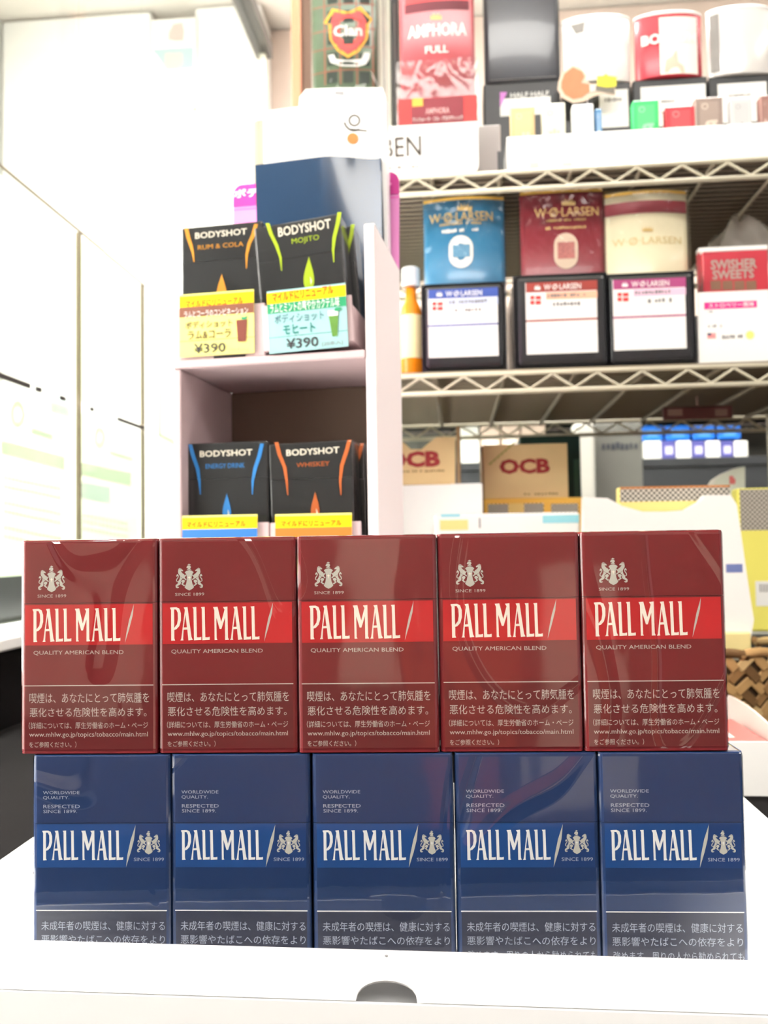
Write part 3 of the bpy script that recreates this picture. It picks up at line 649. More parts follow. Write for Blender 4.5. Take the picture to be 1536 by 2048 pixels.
# ------------------------------------------------------------------ wire shelf
SY0, SY1 = .84, 1.2
SLX0, SLX1 = -.21, .455
ws = empty('wire_shelf', ((SLX0 + SLX1) / 2, (SY0 + SY1) / 2, ZT)); tag(ws, 'cream wire rack with two shelves holding tobacco pouches', 'wire rack')
def wp(name, bm, m=WIRE, parent=None):
    bmesh.ops.translate(bm, verts=bm.verts[:], vec=(-(SLX0 + SLX1) / 2, -(SY0 + SY1) / 2, -ZT)); return obj(name, bm, m, parent or ws)
for x in (SLX0 + .012, SLX1 - .012):
    for y in (SY0 + .012, SY1 - .012):
        wp('post', tube([(x, y, ZT), (x, y, ZC + .45)], .0105, 16), mat('post_steel', C(150, 142, 128), .4, .4, metal=.3))
DECKS = {}
for zl, zu, nm in ((.3604, .3784, 'upper'), (.1533, .1716, 'lower')):
    DECKS[nm] = ZC + zu + .0046
    for y in (SY0, SY1):
        wp('rail', tube([(SLX0, y, ZC + zu), (SLX1, y, ZC + zu)], .0024)); wp('rail', tube([(SLX0, y, ZC + zl), (SLX1, y, ZC + zl)], .0028))
        pts = []; k = 0; x = SLX0 + .02
        while x < SLX1 - .01:
            pts.append((x, y, ZC + (zu - .002 if k % 2 else zl + .002))); x += .0222; k += 1
        wp('zigzag', tube(pts, .0018, 6))
    for x in (SLX0, SLX1):
        wp('rail', tube([(x, SY0, ZC + zu), (x, SY1, ZC + zu)], .0024)); wp('rail', tube([(x, SY0, ZC + zl), (x, SY1, ZC + zl)], .0028))
    bm = bmesh.new()
    n = 30
    for i in range(n):
        y = SY0 + .004 + (SY1 - SY0 - .008) * i / (n - 1)
        tube([(SLX0, y, ZC + zu + .0032), (SLX1, y, ZC + zu + .0032)], .0014, 5, bm)
    o = wp('wire_mat', bm, mat('mat_wire', C(150, 138, 120), .4, .4)); o['kind'] = 'stuff'
    for i in range(9):
        x = SLX0 + .05 + i * (SLX1 - SLX0 - .1) / 8
        wp('cross_bar', tube([(x, SY0, ZC + zu - .001), (x, SY1, ZC + zu - .001)], .0024, 6), MATS['mat_wire'])
sl_ = obj('shelf_liner', box(SLX0 + .006 - .1225, SLX1 - .006 - .1225, SY0 + .006 - 1.02, SY1 - .006 - 1.02, DECKS['lower'] + .0001 - ZT, DECKS['lower'] + .0009 - ZT), mat('liner', C(120, 112, 96), .6), ws)
obj('shelf_liner', box(SLX0 + .006 - .1225, SLX1 - .006 - .1225, SY0 + .006 - 1.02, SY1 - .006 - 1.02, DECKS['upper'] + .0001 - ZT, DECKS['upper'] + .0009 - ZT), mat('liner_dark', C(104, 94, 84), .7), ws)
DECKS['lower'] += .0010; DECKS['upper'] += .0010
tg = It('shelf_tag', 'dark red tag hanging under the lower wire shelf', 'tag', 1326, 812, 1466, 838, 1.0)
tg.part('plate', box(-tg.w / 2, tg.w / 2, 0, .003, 0, tg.h, .001, 1), mat('tag_red', C(86, 48, 46), .4))
tg.rect('print', 1335, 818, 1365, 832, mat('tag_print', C(140, 110, 100), .5)); tg.rect('print', 1430, 818, 1455, 832, MATS['tag_print'])
tg.part('hook', tube([(0, .0015, tg.h), (0, .0015, ZC + .1706 - tg.root.location.z)], .001, 6), MATS['tag_print'])

# ------------------------------------------------------------------ middle shelf: pouches in black boxes
GOLD = mat('gold_print', C(206, 176, 110), .4, .4); GOLDT = mat('gold_trim', C(222, 180, 80), .35, .5, metal=.3)
FLAG = mat('flag_red', C(214, 50, 48), .5)
def arc(w, b): return lambda x: -b * (1 - (2 * x / w) ** 2)
K6 = (780, 340, 3.4133); K7 = (1180, 340, 4.3146)
def crown(it, cx, cy, w, h, m, bend, lift=.0006):
    q = [(-.5, .5), (-.5, -.1), (-.25, .15), (-.3, -.4), (-.05, .1), (0, -.5), (.05, .1), (.3, -.4), (.25, .15), (.5, -.1), (.5, .5)]
    it.poly('crown', [[(cx + a * w, cy + b * h) for a, b in q]], m, lift, None, bend)
def pouch_shell(it, bulge, thick, m, zt=0.0, topcut=True):
    w, h = it.w, it.h; n = 18; bm = bmesh.new(); f = arc(w, bulge); rows = []
    for z in (0, h):
        fr = [bm.verts.new((-w / 2 + w * i / n, f(-w / 2 + w * i / n), z)) for i in range(n + 1)]
        bk = [bm.verts.new((-w / 2 + w * i / n, thick, z)) for i in range(n + 1)]; rows.append((fr, bk))
    (a, b), (c, d) = rows
    for i in range(n):
        q = bm.faces.new((a[i], a[i + 1], c[i + 1], c[i])); q.smooth = True
        bm.faces.new((b[i + 1], b[i], d[i], d[i + 1])); bm.faces.new((c[i], c[i + 1], d[i + 1], d[i])); bm.faces.new((b[i], b[i + 1], a[i + 1], a[i]))
    bm.faces.new((a[0], c[0], d[0], b[0])); bm.faces.new((a[n], b[n], d[n], c[n]))
    return bm, f
def blackbox(label, px0, py0, px1, py1, Y, crop, lab, head, strip, htxt, group='black pouch boxes on the lower shelf', zb=None, tint=None):
    it = It('pouch_box', label, 'box', px0, py0, px1, py1, Y, DECKS['lower'] if zb is None else zb, 0, 0, group, crop)
    w, h = it.w, it.h
    it.part('tray', box(-w / 2, w / 2, 0, .001, 0, h, 0), BLACK_GLOSS)
    it.part('front_bulge', box(-w / 2 + .002, w / 2 - .002, -.006, -.0001, .004, h - .002, .0055, 3), BLACK_GLOSS)
    it.part('side', box(-w / 2, -w / 2 + .0015, .0011, .11, 0, h * .92), BLACK); it.part('side', box(w / 2 - .0015, w / 2, .0011, .11, 0, h * .92), BLACK)
    it.part('floor_board', box(-w / 2 + .0016, w / 2 - .0016, .0011, .11, 0, .0012), BLACK)
    x0, y0, x1, y1 = lab
    lb = it.rect('label', x0, y0, x1, y1, WHITE, .0064)
    hh = (y1 - y0)
    it.rect('label_header', x0, y0, x1, y0 + hh * .135, head, .0066, None, lb)
    it.rect('label_strip', x0 + (x1 - x0) * .28, y0 + hh * .14, x1, y0 + hh * .24, strip, .0066, None, lb)
    it.rect('label_rule', x0, y0 + hh * .52, x1, y0 + hh * .545, head, .0066, None, lb)
    it.txt('label_text', htxt, x0 + (x1 - x0) * .25, y0 + hh * .03, x0 + (x1 - x0) * .77, y0 + hh * .11, WHITE, .01, .0068, None, lb)
    fx, fy0 = x0 + (x1 - x0) * .06, y0 + hh * .2; fw, fh = (x1 - x0) * .15, hh * .12
    for a, b, c, d in ((0, 0, .38, .42), (.5, 0, 1, .42), (0, .56, .38, 1), (.5, .56, 1, 1)): it.rect('flag', fx + fw * a, fy0 + fh * b, fx + fw * c, fy0 + fh * d, FLAG, .0067, None, lb)
    for k, (u0, u1, v0, v1, t) in enumerate(((.3, .85, .165, .215, 12), (.38, .82, .28, .34, 9))):
        it.txt('label_text', t, x0 + (x1 - x0) * u0, y0 + hh * v0, x0 + (x1 - x0) * u1, y0 + hh * v1, GREYPRINT, 0, .0068, None, lb)
    crown(it, x0 + (x1 - x0) * .16, y0 + hh * .075, (x1 - x0) * .08, hh * .08, WHITE, None, .0068)
    return it
def pouch(label, px0, py0, px1, py1, Y, zb, crop, m, bulge, group='tobacco pouches on the lower shelf', film_=True):
    it = It('tobacco_pouch', label, 'tobacco pouch', px0, py0, px1, py1, Y, zb, 0, 0, group, crop)
    bm, f = pouch_shell(it, bulge, .02, m); it.part('body', bm, m)
    it.quad('gold_trim', -it.w / 2, it.h - .004, it.w / 2, it.h - .0004, GOLDT, .0003, f)
    return it, f
YL = .862
BLUEP = mat('blue_pouch', C(56, 122, 162), .3, .5, coat=.3); BURG = mat('burgundy_pouch', C(132, 48, 58), .35, .4, coat=.2); CRM = mat('cream_pouch', C(240, 230, 196), .35, .4, coat=.2)
boxes = [
 ('black box with a navy and white label under the blue pouch', 843, 566, 1012, 744, K6, (262, 822, 735, 1285), mat('label_navy', C(48, 70, 140), .5), mat('label_pale_blue', C(196, 208, 232), .5)),
 ('black box with a red-brown and white label under the burgundy pouch', 1027, 548, 1216, 735, K6, (925, 775, 1408, 1262), mat('label_brick', C(136, 50, 42), .5), mat('label_peach', C(236, 180, 150), .5)),
 ('black box with a magenta and white label under the cream pouch', 1211, 545, 1391, 731, K7, (190, 955, 812, 1562), mat('label_magenta', C(156, 62, 112), .5), mat('label_pink', C(240, 200, 222), .5))]
for lab, a, b, c, d_, K, lr, hd_, st in boxes: blackbox(lab, a, b, c, d_, YL, K, lr, hd_, st, 'W·Ø·LARSEN')
zp = DECKS['lower'] + .0014
p1, f1 = pouch('glossy blue tobacco pouch with gold lettering and an oval badge', 848, 398, 1009, 560, YL + .016, zp, K6, BLUEP, .008)
crown(p1, 508, 270, 100, 58, GOLD, f1)
p1.txt('lettering', 'W·Ø·LARSEN', 268, 305, 700, 370, GOLD, .01, .0006, f1)
p1.txt('small_text', 16, 340, 374, 625, 394, GOLD, 0, .0006, f1); p1.txt('small_text', 15, 355, 418, 610, 445, CREAM, 0, .0006, f1)
def stadium(x0, y0, x1, y1, n=10):
    r = (x1 - x0) / 2; cx = (x0 + x1) / 2
    return [(cx + r * math.cos(R(180 + 180 * k / n)), y0 + r + r * math.sin(R(180 + 180 * k / n))) for k in range(n + 1)] + [(cx + r * math.cos(R(180 * k / n)), y1 - r + r * math.sin(R(180 * k / n))) for k in range(n + 1)]
p1.poly('badge', [stadium(402, 465, 566, 686)], CREAM, .0006, None, f1); p1.rect('badge_picture', 428, 528, 545, 614, mat('badge_blue', C(96, 146, 176), .5, noise=.5, nscale=400), .0009, f1)
p2, f2 = pouch('flat burgundy tobacco pouch with gold lettering and an oval badge', 1041, 380, 1207, 546, YL + .016, zp, K6, BURG, .003)
crown(p2, 1215, 225, 92, 50, GOLD, f2)
p2.txt('lettering', 'W·Ø·LARSEN', 985, 262, 1422, 325, GOLD, .01, .0006, f2); p2.txt('small_text', 16, 1065, 340, 1340, 358, GOLD, 0, .0006, f2); p2.txt('small_text', 15, 1060, 390, 1340, 412, GOLD, 0, .0006, f2)
p2.poly('badge', [stadium(1117, 437, 1280, 682)], mat('badge_cream', C(224, 204, 180), .5), .0006, None, f2); p2.rect('badge_picture', 1142, 500, 1258, 612, mat('badge_red', C(176, 110, 104), .5, noise=.5, nscale=400), .0009, f2)
p3, f3 = pouch('cream tobacco pouch with a burgundy band near its top', 1209, 386, 1374, 545, YL + .016, zp, K7, CRM, .008)
p3.rect('band', 120, 290, 828, 395, BURG, .0005, f3); crown(p3, 482, 530, 88, 54, GOLD, f3)
p3.txt('lettering', 'W·Ø·LARSEN', 185, 600, 780, 662, mat('pale_gold', C(226, 206, 150), .45), .005, .0006, f3)
for it, lab in ((p1, 'blue'), (p2, 'burgundy'), (p3, 'cream')):
    bm = box(-it.w / 2 - .001, it.w / 2 + .001, -.0108, .0215, .0001, it.h + .0005, .003, 2)
    it.part('clear_wrap', bm, CLEAR)
# bottle of orange fluid left of the blue pouch
bt = It('fluid_bottle', 'bottle of orange fluid with a white ribbed cap beside the blue pouch', 'bottle', 797, 528, 846, 748, YL + .02, DECKS['lower'])
bw = bt.w / 2; bh = bt.h
zc_ = bt.L(820, 568)[1]
bt.part('body', lathe([(bw * .9, 0), (bw, .003), (bw, bh * .52), (bw * .8, bh * .64), (bw * .45, bh * .72), (bw * .42, zc_)], 28, 0, bw), mat('orange_fluid', C(250, 150, 10), .15, .5, trans=.25))
cp = bt.part('cap', lathe([(bw * .75, zc_ + .0002)] + [(bw * (.8 if k % 2 else .72), zc_ + .001 + k * (bh - zc_ - .002) / 10) for k in range(11)] + [(bw * .6, bh)], 28, 0, bw), WHITE_GLOSS)
lbm = bmesh.new(); n = 20; rr = bw * 1.012; z0, z1 = bt.L(820, 715)[1], bt.L(820, 628)[1]
vv = [[lbm.verts.new((rr * math.sin(R(-60 + 120 * k / n)), bw - rr * math.cos(R(-60 + 120 * k / n)), z)) for k in range(n + 1)] for z in (z0, z1)]
for k in range(n): lbm.faces.new((vv[0][k], vv[0][k + 1], vv[1][k + 1], vv[1][k]))
bt.part('label', lbm, mat('bottle_label', C(255, 246, 190), .4))
# cigar packs in a white holder at the right
sw_ = It('cigar_holder', 'white card holder with a pink strip at the right end of the lower shelf', 'holder', 1396, 582, 1540, 716, YL - .004, DECKS['lower'], crop=K7)
sw_.part('front', box(-sw_.w / 2, sw_.w / 2, 0, .0012, 0, sw_.h, .0004, 1), WHITE)
sw_.part('base', box(-sw_.w / 2, sw_.w / 2, .0013, .06, 0, .0012), WHITE); sw_.part('side', box(-sw_.w / 2, -sw_.w / 2 + .0012, .0013, .06, .0013, sw_.h * .7), WHITE)
sw_.rect('pink_strip', 985, 1135, 1440, 1195, mat('hot_pink', C(226, 40, 130), .5)); sw_.txt('strip_text', 'ストロベリー風味', 1020, 1145, 1415, 1185, WHITE, .01, .0006)
for t, b in ((3, (1020, 1215, 1060, 1230)), (8, (1020, 1335, 1160, 1360)), (8, (1140, 1420, 1320, 1455))): sw_.txt('small_text', t, *b, GREYPRINT, 0, .0004)
sw_.rect('flag', 1012, 1408, 1085, 1455, mat('flag_pink', C(236, 150, 150), .5)); sw_.rect('flag', 1012, 1408, 1045, 1430, mat('flag_blue', C(60, 60, 90), .5), .0004)
sw_.poly('yellow_dot', [ringpoly(1380, 1425, 36, .5, 0, 359.5)], mat('lemon', C(244, 244, 130), .5))
for k, lab in ((0, 'red cigar pack with silver lettering standing in the white holder'), (1, 'red cigar pack just behind the front one in the white holder')):
    cg = It('cigar_pack', lab, 'cigar pack', 1403, 492, 1540, 582, YL + .001 + k * .012, DECKS['lower'] + .0014, group='red cigar packs', crop=K7)
    if k: cg.root.location.x -= .004
    cg.part('body', box(-cg.w / 2 + .0012 * 0 + .0015, cg.w / 2 - .0015, 0, .010, 0, cg.h - .005, .0006, 1), mat('cigar_red', C(166, 40, 54), .35, .4))
    cg.part('top_flap', box(-cg.w / 2 + .0015, cg.w / 2 - .0015, 0, .010, cg.h - .0049, cg.h, .0006, 1), WHITE)
    for t, b in (('SWISHER', (1040, 770, 1440, 855)), ('SWEETS', (1055, 860, 1415, 940))): cg.txt('lettering', t, *b, mat('pewter', C(160, 146, 138), .4), .03, .0004)
    for q in range(4): cg.rect('cigar_picture', 1040 + q * 102, 955, 1130 + q * 102, 1035, mat('cigar_brown', C(116, 84, 66), .5))
def blob(sx, sy, sz, amp, seed, n=24, m_=14):
    rnd = random.Random(seed); ph = [(rnd.uniform(2, 7), rnd.uniform(2, 6), rnd.uniform(0, 6)) for _ in range(5)]
    bm = bmesh.new(); bmesh.ops.create_uvsphere(bm, u_segments=n, v_segments=m_, radius=1)
    for v in bm.verts:
        a = math.atan2(v.co.y, v.co.x); t = v.co.z
        k = 1 + amp * sum(math.sin(p * a + q * t * 2 + r) for p, q, r in ph)
        v.co = Vector((v.co.x * sx * k, v.co.y * sy * k, max((v.co.z + 1) * sz * (k if t > 0 else 1), 0)))
    for f in bm.faces: f.smooth = True
    return bm
bgm = It('plastic_bag', 'crumpled clear plastic bag of cigars behind the red cigar packs', 'plastic bag', 1400, 440, 1580, 720, YL + .075, DECKS['lower'])
bgm.part('film', blob(bgm.w / 2, .04, bgm.h / 2, .02, 3), mat('milky_film', C(226, 220, 212), .2, .6, alpha=.4))
bgm.part('contents', box(-bgm.w * .3, bgm.w * .3, -.018, .018, .004, bgm.h * .55, .008), mat('bag_contents', C(204, 150, 140), .5))

# ------------------------------------------------------------------ upper shelf
K2 = (580, 0, 3.2); K3 = (1000, 0, 2.8657)
DU = DECKS['upper'] + .0002
Y1_, Y2_ = .862, .945
# tartan pouch
cl = It('tobacco_pouch', 'green tartan tobacco pouch with a red and gold shield', 'tobacco pouch', 626, -30, 752, 180, Y2_, DU, crop=K2)
fC = arc(cl.w, .006)
bm, _ = pouch_shell(cl, .006, .03, None); TG = mat('tartan_green', C(70, 90, 66), .35, .4, noise=.25, nscale=120); cl.part('body', bm, TG)
RL = mat('tartan_red', C(150, 84, 66), .5); DG = mat('tartan_dark', C(40, 52, 46), .5)
for x in (225, 325, 430, 530): cl.rect('tartan_line', x - 4, -60, x + 4, 560, RL, .0006, fC)
for y in (48, 205, 322, 468): cl.rect('tartan_line', 145, y - 3, 545, y + 3, RL, .0006, fC)
for x in (275, 378, 480):
    for y in (5, 125, 265, 395, 510): cl.rect('tartan_block', x - 32, y - 38, x + 32, y + 38, DG, .0004, fC)
cl.poly('shield_edge', [[(218, 165), (275, 75), (375, 100), (455, 58), (527, 130), (508, 165), (498, 262), (445, 348), (375, 393), (305, 345), (258, 272), (250, 175)]], mat('shield_gold', C(232, 176, 60), .4), .0009, None, fC)
cl.poly('shield', [[(270, 165), (285, 98), (375, 118), (450, 85), (490, 150), (482, 255), (432, 332), (375, 372), (318, 332), (275, 262)]], mat('shield_red', C(224, 74, 76), .4), .0012, None, fC)
cl.txt('lettering', 'Clan', 284, 182, 466, 255, WHITE, .03, .0015, fC)
cl.poly('ribbon', [[(248, 372), (285, 368), (300, 400), (375, 408), (460, 395), (478, 350), (515, 345), (510, 385), (490, 425), (440, 445), (330, 445), (265, 420)]], WHITE, .0012, None, fC)
bm = box(-cl.w / 2 - .002, cl.w / 2 + .012, -.009, .045, .0001, cl.h + .001, .006, 3)
for f in bm.faces: f.smooth = True
cl.part('clear_wrap', bm, CLEAR)
gs = It('carton', 'cream glossy carton squeezed beside the tartan pouch', 'carton', 757, -40, 782, 180, Y2_ + .012, DU)
gs.part('body', box(-gs.w / 2, gs.w / 2, 0, .05, 0, gs.h, .002), mat('cream_gloss', C(240, 238, 222), .25, .5)); gs.quad('seam', -gs.w * .15, 0, -gs.w * .08, gs.h, GREYPRINT)
bs = It('carton', 'narrow black strip standing for the dark gap left of the dark red pouch', 'carton', 783, -40, 797, 260, Y2_ + .004, DU)  # black strip put in for the shade of a gap
bs.part('body', box(-bs.w / 2, bs.w / 2, 0, .05, 0, bs.h, .0015), BLACK); bs.quad('gap_streak', -bs.w * .2, bs.h * .3, bs.w * .2, bs.h * .9, mat('gap_grey', C(70, 68, 66), .5))
# dark red pouch in a clear holder
am = It('tobacco_pouch', 'dark red tobacco pouch with white lettering in a clear holder', 'tobacco pouch', 800, -30, 949, 190, Y2_ - .012, DU + .0015, crop=K2)
fA = arc(am.w, .005); bm, _ = pouch_shell(am, .005, .02, None); am.part('body', bm, mat('amphora_red', C(150, 62, 68), .5, .15))
am.rect('dark_fold', 735, 25, 1145, 85, mat('fold_dark', C(92, 36, 46), .4), .0004, fA); am.rect('top_band', 735, -60, 1145, 24, mat('fold_red', C(206, 78, 80), .6, .1), .0004, fA)
am.txt('lettering', 'AMPHORA', 755, 168, 1130, 250, WHITE, .02, .0008, fA); am.txt('lettering', 'FULL', 866, 310, 1014, 358, WHITE, .02, .0008, fA)
crown(am, 935, 120, 70, 50, GOLD, fA, .0008)
ah = It('pouch_holder', 'clear plastic holder with a dark red price card, under the dark red pouch', 'holder', 793, 118, 957, 252, Y2_ - .024, DU, crop=K2)
hw_, hh_ = ah.w, ah.h
for a in ((-hw_ / 2, hw_ / 2, 0, .0008, 0, hh_), (-hw_ / 2, -hw_ / 2 + .0008, .0009, .045, 0, hh_), (hw_ / 2 - .0008, hw_ / 2, .0009, .045, 0, hh_), (-hw_ / 2 + .0009, hw_ / 2 - .0009, .0009, .045, 0, .001)): ah.part('wall_panel', box(*a), CLEAR)
pc = ah.rect('price_card', 692, 622, 1200, 812, mat('card_scarlet', C(200, 56, 56), .45), .0004); ah.rect('card_centre', 775, 625, 1112, 800, mat('card_wine', C(120, 40, 50), .45), .0007, None, pc)
ah.rect('gold_tag', 782, 632, 852, 684, mat('tag_gold', C(226, 170, 70), .45), .001, None, pc); ah.txt('card_text', 'AMPHORA', 868, 692, 1020, 730, mat('card_pink', C(236, 190, 190), .5), .01, .001, None, pc)
ah.txt('card_text', 'アンフォーラ・フル・アロマティック', 785, 748, 1105, 776, WHITE, .01, .001, None, pc)
# sign with thin capitals
bn = It('white_sign', 'white sign plate with thin grey capitals on the upper shelf edge', 'sign', 690, 250, 957, 345, Y1_ - .012, DU, crop=K2)
bn.part('plate', extrude_outline(rrect(-bn.w / 2, 0, bn.w / 2, bn.h, .006)[:0] + [(-bn.w / 2, 0)] + [(bn.w / 2 - .009 + .009 * math.cos(R(-90 + 15 * k)), .009 + .009 * math.sin(R(-90 + 15 * k))) for k in range(7)] + [(bn.w / 2, bn.h), (-bn.w / 2, bn.h)], 0, .0015), WHITE)
bn.txt('lettering', 'RUBEN', 400, 885, 838, 1012, mat('taupe_text', C(58, 50, 42), .5), .0, .0005, rot=R(.5)); bn.txt('small_text', 12, 480, 1066, 835, 1086, mat('pale_taupe', C(150, 142, 134), .5), 0, .0005)
bn.part('stand_tab', box(-.02, .02, .0016, .02, 0, .001), WHITE)
gb = It('grey_board', 'grey panel standing to the right of the white sign', 'board', 948, 250, 1002, 345, Y1_ + .004, DU)
gb.part('panel', box(-gb.w / 2, gb.w / 2, 0, .003, 0, gb.h, .001, 1), mat('grey_panel', C(168, 162, 160), .5)); gb.quad('edge_strip', gb.w * .36, 0, gb.w * .5, gb.h * .5, BLACK)
# glossy black pouch case and its box
bc = It('pouch_case', 'bulging glossy black case left of the row of cans', 'case', 968, 12, 1120, 163, Y2_ + .004, DU + .046, crop=K3)
bm = box(-bc.w / 2, bc.w / 2, -.004, .03, 0, bc.h, .006, 3)
for f in bm.faces: f.smooth = True
bc.part('body', bm, mat('dark_case', C(62, 64, 70), .22, .5, coat=.3)); bc.quad('hem', -bc.w / 2 + .006, .0035, bc.w / 2 - .006, .0043, GREYPRINT, .0043)
# place the case on its box: black carton with a white label
def ubox(label, x0, y0, x1, y1, Y, lab, texts, top=None):
    it = It('label_box', label, 'box', x0, y0, x1, y1, Y, DU, 0, 0, 'black label boxes on the upper shelf', K3)
    it.part('body', box(-it.w / 2, it.w / 2, 0, .05, 0, it.h, .0018, 2), BLACK)
    lb = it.rect('label', *lab, WHITE, .0003)
    for t, b, m_ in texts: it.txt('label_text', t, *b, m_, .01, .0006, None, lb)
    return it
b1 = ubox('black box with a white and purple label under the bulging black case', 967, 164, 1121, 236, Y2_, (0, 560, 290, 660), [('HALF·HALF', (60, 528, 280, 556), WHITE)])
b1.poly('purple_print', [[(0, 530), (40, 530), (0, 620)]], mat('label_violet', C(206, 130, 206), .5), .0006)
bc.root.location.z = DU + b1.h + .0002
b2 = ubox('black box behind the pipe cutout under the white can', 1128, 166, 1262, 240, Y2_, (570, 515, 735, 730), [(6, (600, 560, 700, 585), GREYPRINT)])
b3 = ubox('black box with a white label under the red can', 1266, 156, 1416, 240, Y2_, (808, 490, 1180, 720), [(10, (915, 575, 1000, 590), GREYPRINT), (12, (915, 640, 960, 652), GREYPRINT)])
b4 = ubox('black box with a white label at the right end under the silver can', 1419, 150, 1548, 240, Y2_, (1250, 475, 1530, 700), [(10, (1280, 540, 1440, 555), GREYPRINT)])
def can(label, x0, y0, x1, y1, base, m):
    it = It('tobacco_can', label, 'can', x0, y0, x1, y1, Y2_ + .003, DU + base.h + .0002, 0, 0, 'cans on the upper shelf', K3)
    r = it.w / 2; h = it.h
    it.part('body', lathe([(r * .96, 0), (r * .985, .0015), (r * .985, h - .004)], 40, 0, r * .32 + .0), m)
    for o_ in it.root.children: o_.scale = (1, .32, 1)
    rim = it.part('rim', lathe([(r, h - .0039), (r, h - .001), (r * .94, h)], 40, 0, r * .32), WHITE_GLOSS); rim.scale = (1, .32, 1)
    # cylinder front: bend function for prints (ellipse)
    f = lambda x: .32 * r * .32 - .32 * r * .985 * math.sqrt(max(1 - (x / (r * .985)) ** 2, 0.02))
    return it, f
c1_, g1 = can('white can with a grey smudge right of the bulging black case', 1123, 36, 1262, 165, b2, mat('can_white', C(240, 239, 236), .25, .5))
c1_.poly('grey_print', [[(400, 160), (480, 150), (470, 205), (430, 215)]], mat('smudge', C(130, 126, 124), .5), .0006, None, g1)
c2_, g2 = can('red and white can with a ship picture, second can from the right', 1269, 29, 1406, 157, b3, mat('can_red', C(170, 52, 64), .25, .5))
c2_.rect('white_panel', 905, 120, 1125, 445, mat('can_panel', C(246, 238, 230), .35), .0006, g2); c2_.txt('lettering', 'BORKUM', 805, 212, 1120, 272, WHITE, .04, .0012, g2)
c2_.poly('ship_picture', [[(930, 440), (940, 370), (975, 350), (1000, 310), (1010, 380), (1040, 400), (1050, 440)]], mat('ship_tan', C(228, 190, 170), .5), .001, None, g2)
c3_, g3 = can('silver and white can at the right edge of the upper shelf', 1414, 17, 1546, 152, b4, mat('can_silver', C(226, 224, 222), .22, .5, metal=.2))
c3_.rect('grey_edge', 1200, 95, 1250, 425, mat('can_grey', C(120, 116, 114), .4), .0006, g3)
# pipe cut-out clipped in front of the white can
pp = It('pipe_cutout', 'brown tobacco pipe cutout with a yellow clip in front of the white can', 'cutout', 1113, 130, 1236, 206, Y2_ - .022, crop=K3)
bowl = [(335, 470), (350, 420), (415, 372), (455, 380), (500, 430), (490, 460), (520, 480), (560, 478), (600, 500), (660, 500), (660, 545), (600, 535), (540, 550), (480, 580), (420, 590), (360, 560), (330, 510)]
pp.part('card', extrude_outline([pp.L(*q) for q in bowl], 0, .0012), mat('pipe_edge', C(224, 200, 180), .5))
pp.poly('pipe_bowl', [[(352, 470), (368, 425), (418, 385), (470, 410), (485, 440), (465, 475), (520, 485), (525, 520), (470, 560), (420, 570), (372, 545), (350, 505)]], mat('pipe_brown', C(190, 116, 80), .4, noise=.2, nscale=60))
pp.poly('pipe_ring', [[(512, 488), (548, 485), (548, 525), (515, 535)]], mat('pipe_silver', C(214, 208, 200), .4), .0008)
pp.poly('pipe_stem', [[(548, 492), (655, 505), (658, 540), (548, 522)]], mat('pipe_grey', C(112, 106, 98), .4), .0006)
pp.poly('yellow_clip', [[(555, 440), (590, 438), (605, 425), (620, 438), (668, 445), (664, 500), (610, 505), (555, 495)]], mat('clip_yellow', C(222, 214, 60), .4), .0014)
a_ = pp.L(500, 540); pp.part('support_rod', tube([(a_[0], .004, -(pp.root.location.z - DU)), (a_[0], .004, a_[1])], .0012, 8), CLEAR)
# white acrylic tray with small rolling paper packets
wt_ = It('acrylic_tray', 'long white acrylic tray along the front of the upper shelf', 'tray', 1014, 258, 1548, 345, Y1_ - .006, DU, crop=K3)
ACR = mat('acrylic_white', C(246, 246, 244), .2, .5)
w_, h_ = wt_.w, wt_.h
wt_.part('front', box(-w_ / 2, w_ / 2, 0, .002, 0, h_, .0008, 2), ACR); wt_.part('base', box(-w_ / 2, w_ / 2, .0021, .055, 0, .002), ACR)
wt_.part('side', box(-w_ / 2, -w_ / 2 + .002, .0021, .055, .0021, h_), ACR); wt_.part('side', box(w_ / 2 - .002, w_ / 2, .0021, .055, .0021, h_), ACR)
wt_.part('back', box(-w_ / 2 + .002, w_ / 2 - .002, .053, .055, .0021, h_), ACR)
for x in (195, 385, 730): wt_.rect('sticker', x - 28, 930, x + 28, 968, mat('pale_sticker', C(252, 244, 206), .5), .0004)
wt_.part('step', box(-w_ / 2 + .0025, w_ / 2 - .0025, .0022, .05, .0022, h_ * .55), ACR)
smalls = [('tan packet with a gold frame at the left of the acrylic tray', 1021, 214, 1070, C(206, 178, 128), C(232, 214, 178)),
 ('cream packet with a thin green frame in the acrylic tray', 1084, 206, 1131, C(236, 236, 216), C(210, 206, 170)),
 ('white packet with a grey mark in the acrylic tray', 1145, 208, 1188, C(240, 240, 238), C(190, 192, 198)),
 ('narrow blue edged packet in the acrylic tray', 1191, 217, 1204, C(90, 150, 200), C(230, 236, 244)),
 ('bright green packet in the acrylic tray', 1266, 200, 1318, C(36, 176, 92), C(150, 220, 170)),
 ('short red packet in the acrylic tray', 1332, 212, 1390, C(206, 36, 50), C(236, 130, 130)),
 ('taupe brown packet in the acrylic tray', 1391, 194, 1446, C(134, 116, 108), C(214, 196, 180)),
 ('silver grey packet in the acrylic tray', 1462, 195, 1504, C(206, 206, 206), C(160, 160, 162)),
 ('dark brown packet at the right end of the acrylic tray', 1522, 190, 1545, C(124, 84, 76), C(200, 170, 160))]
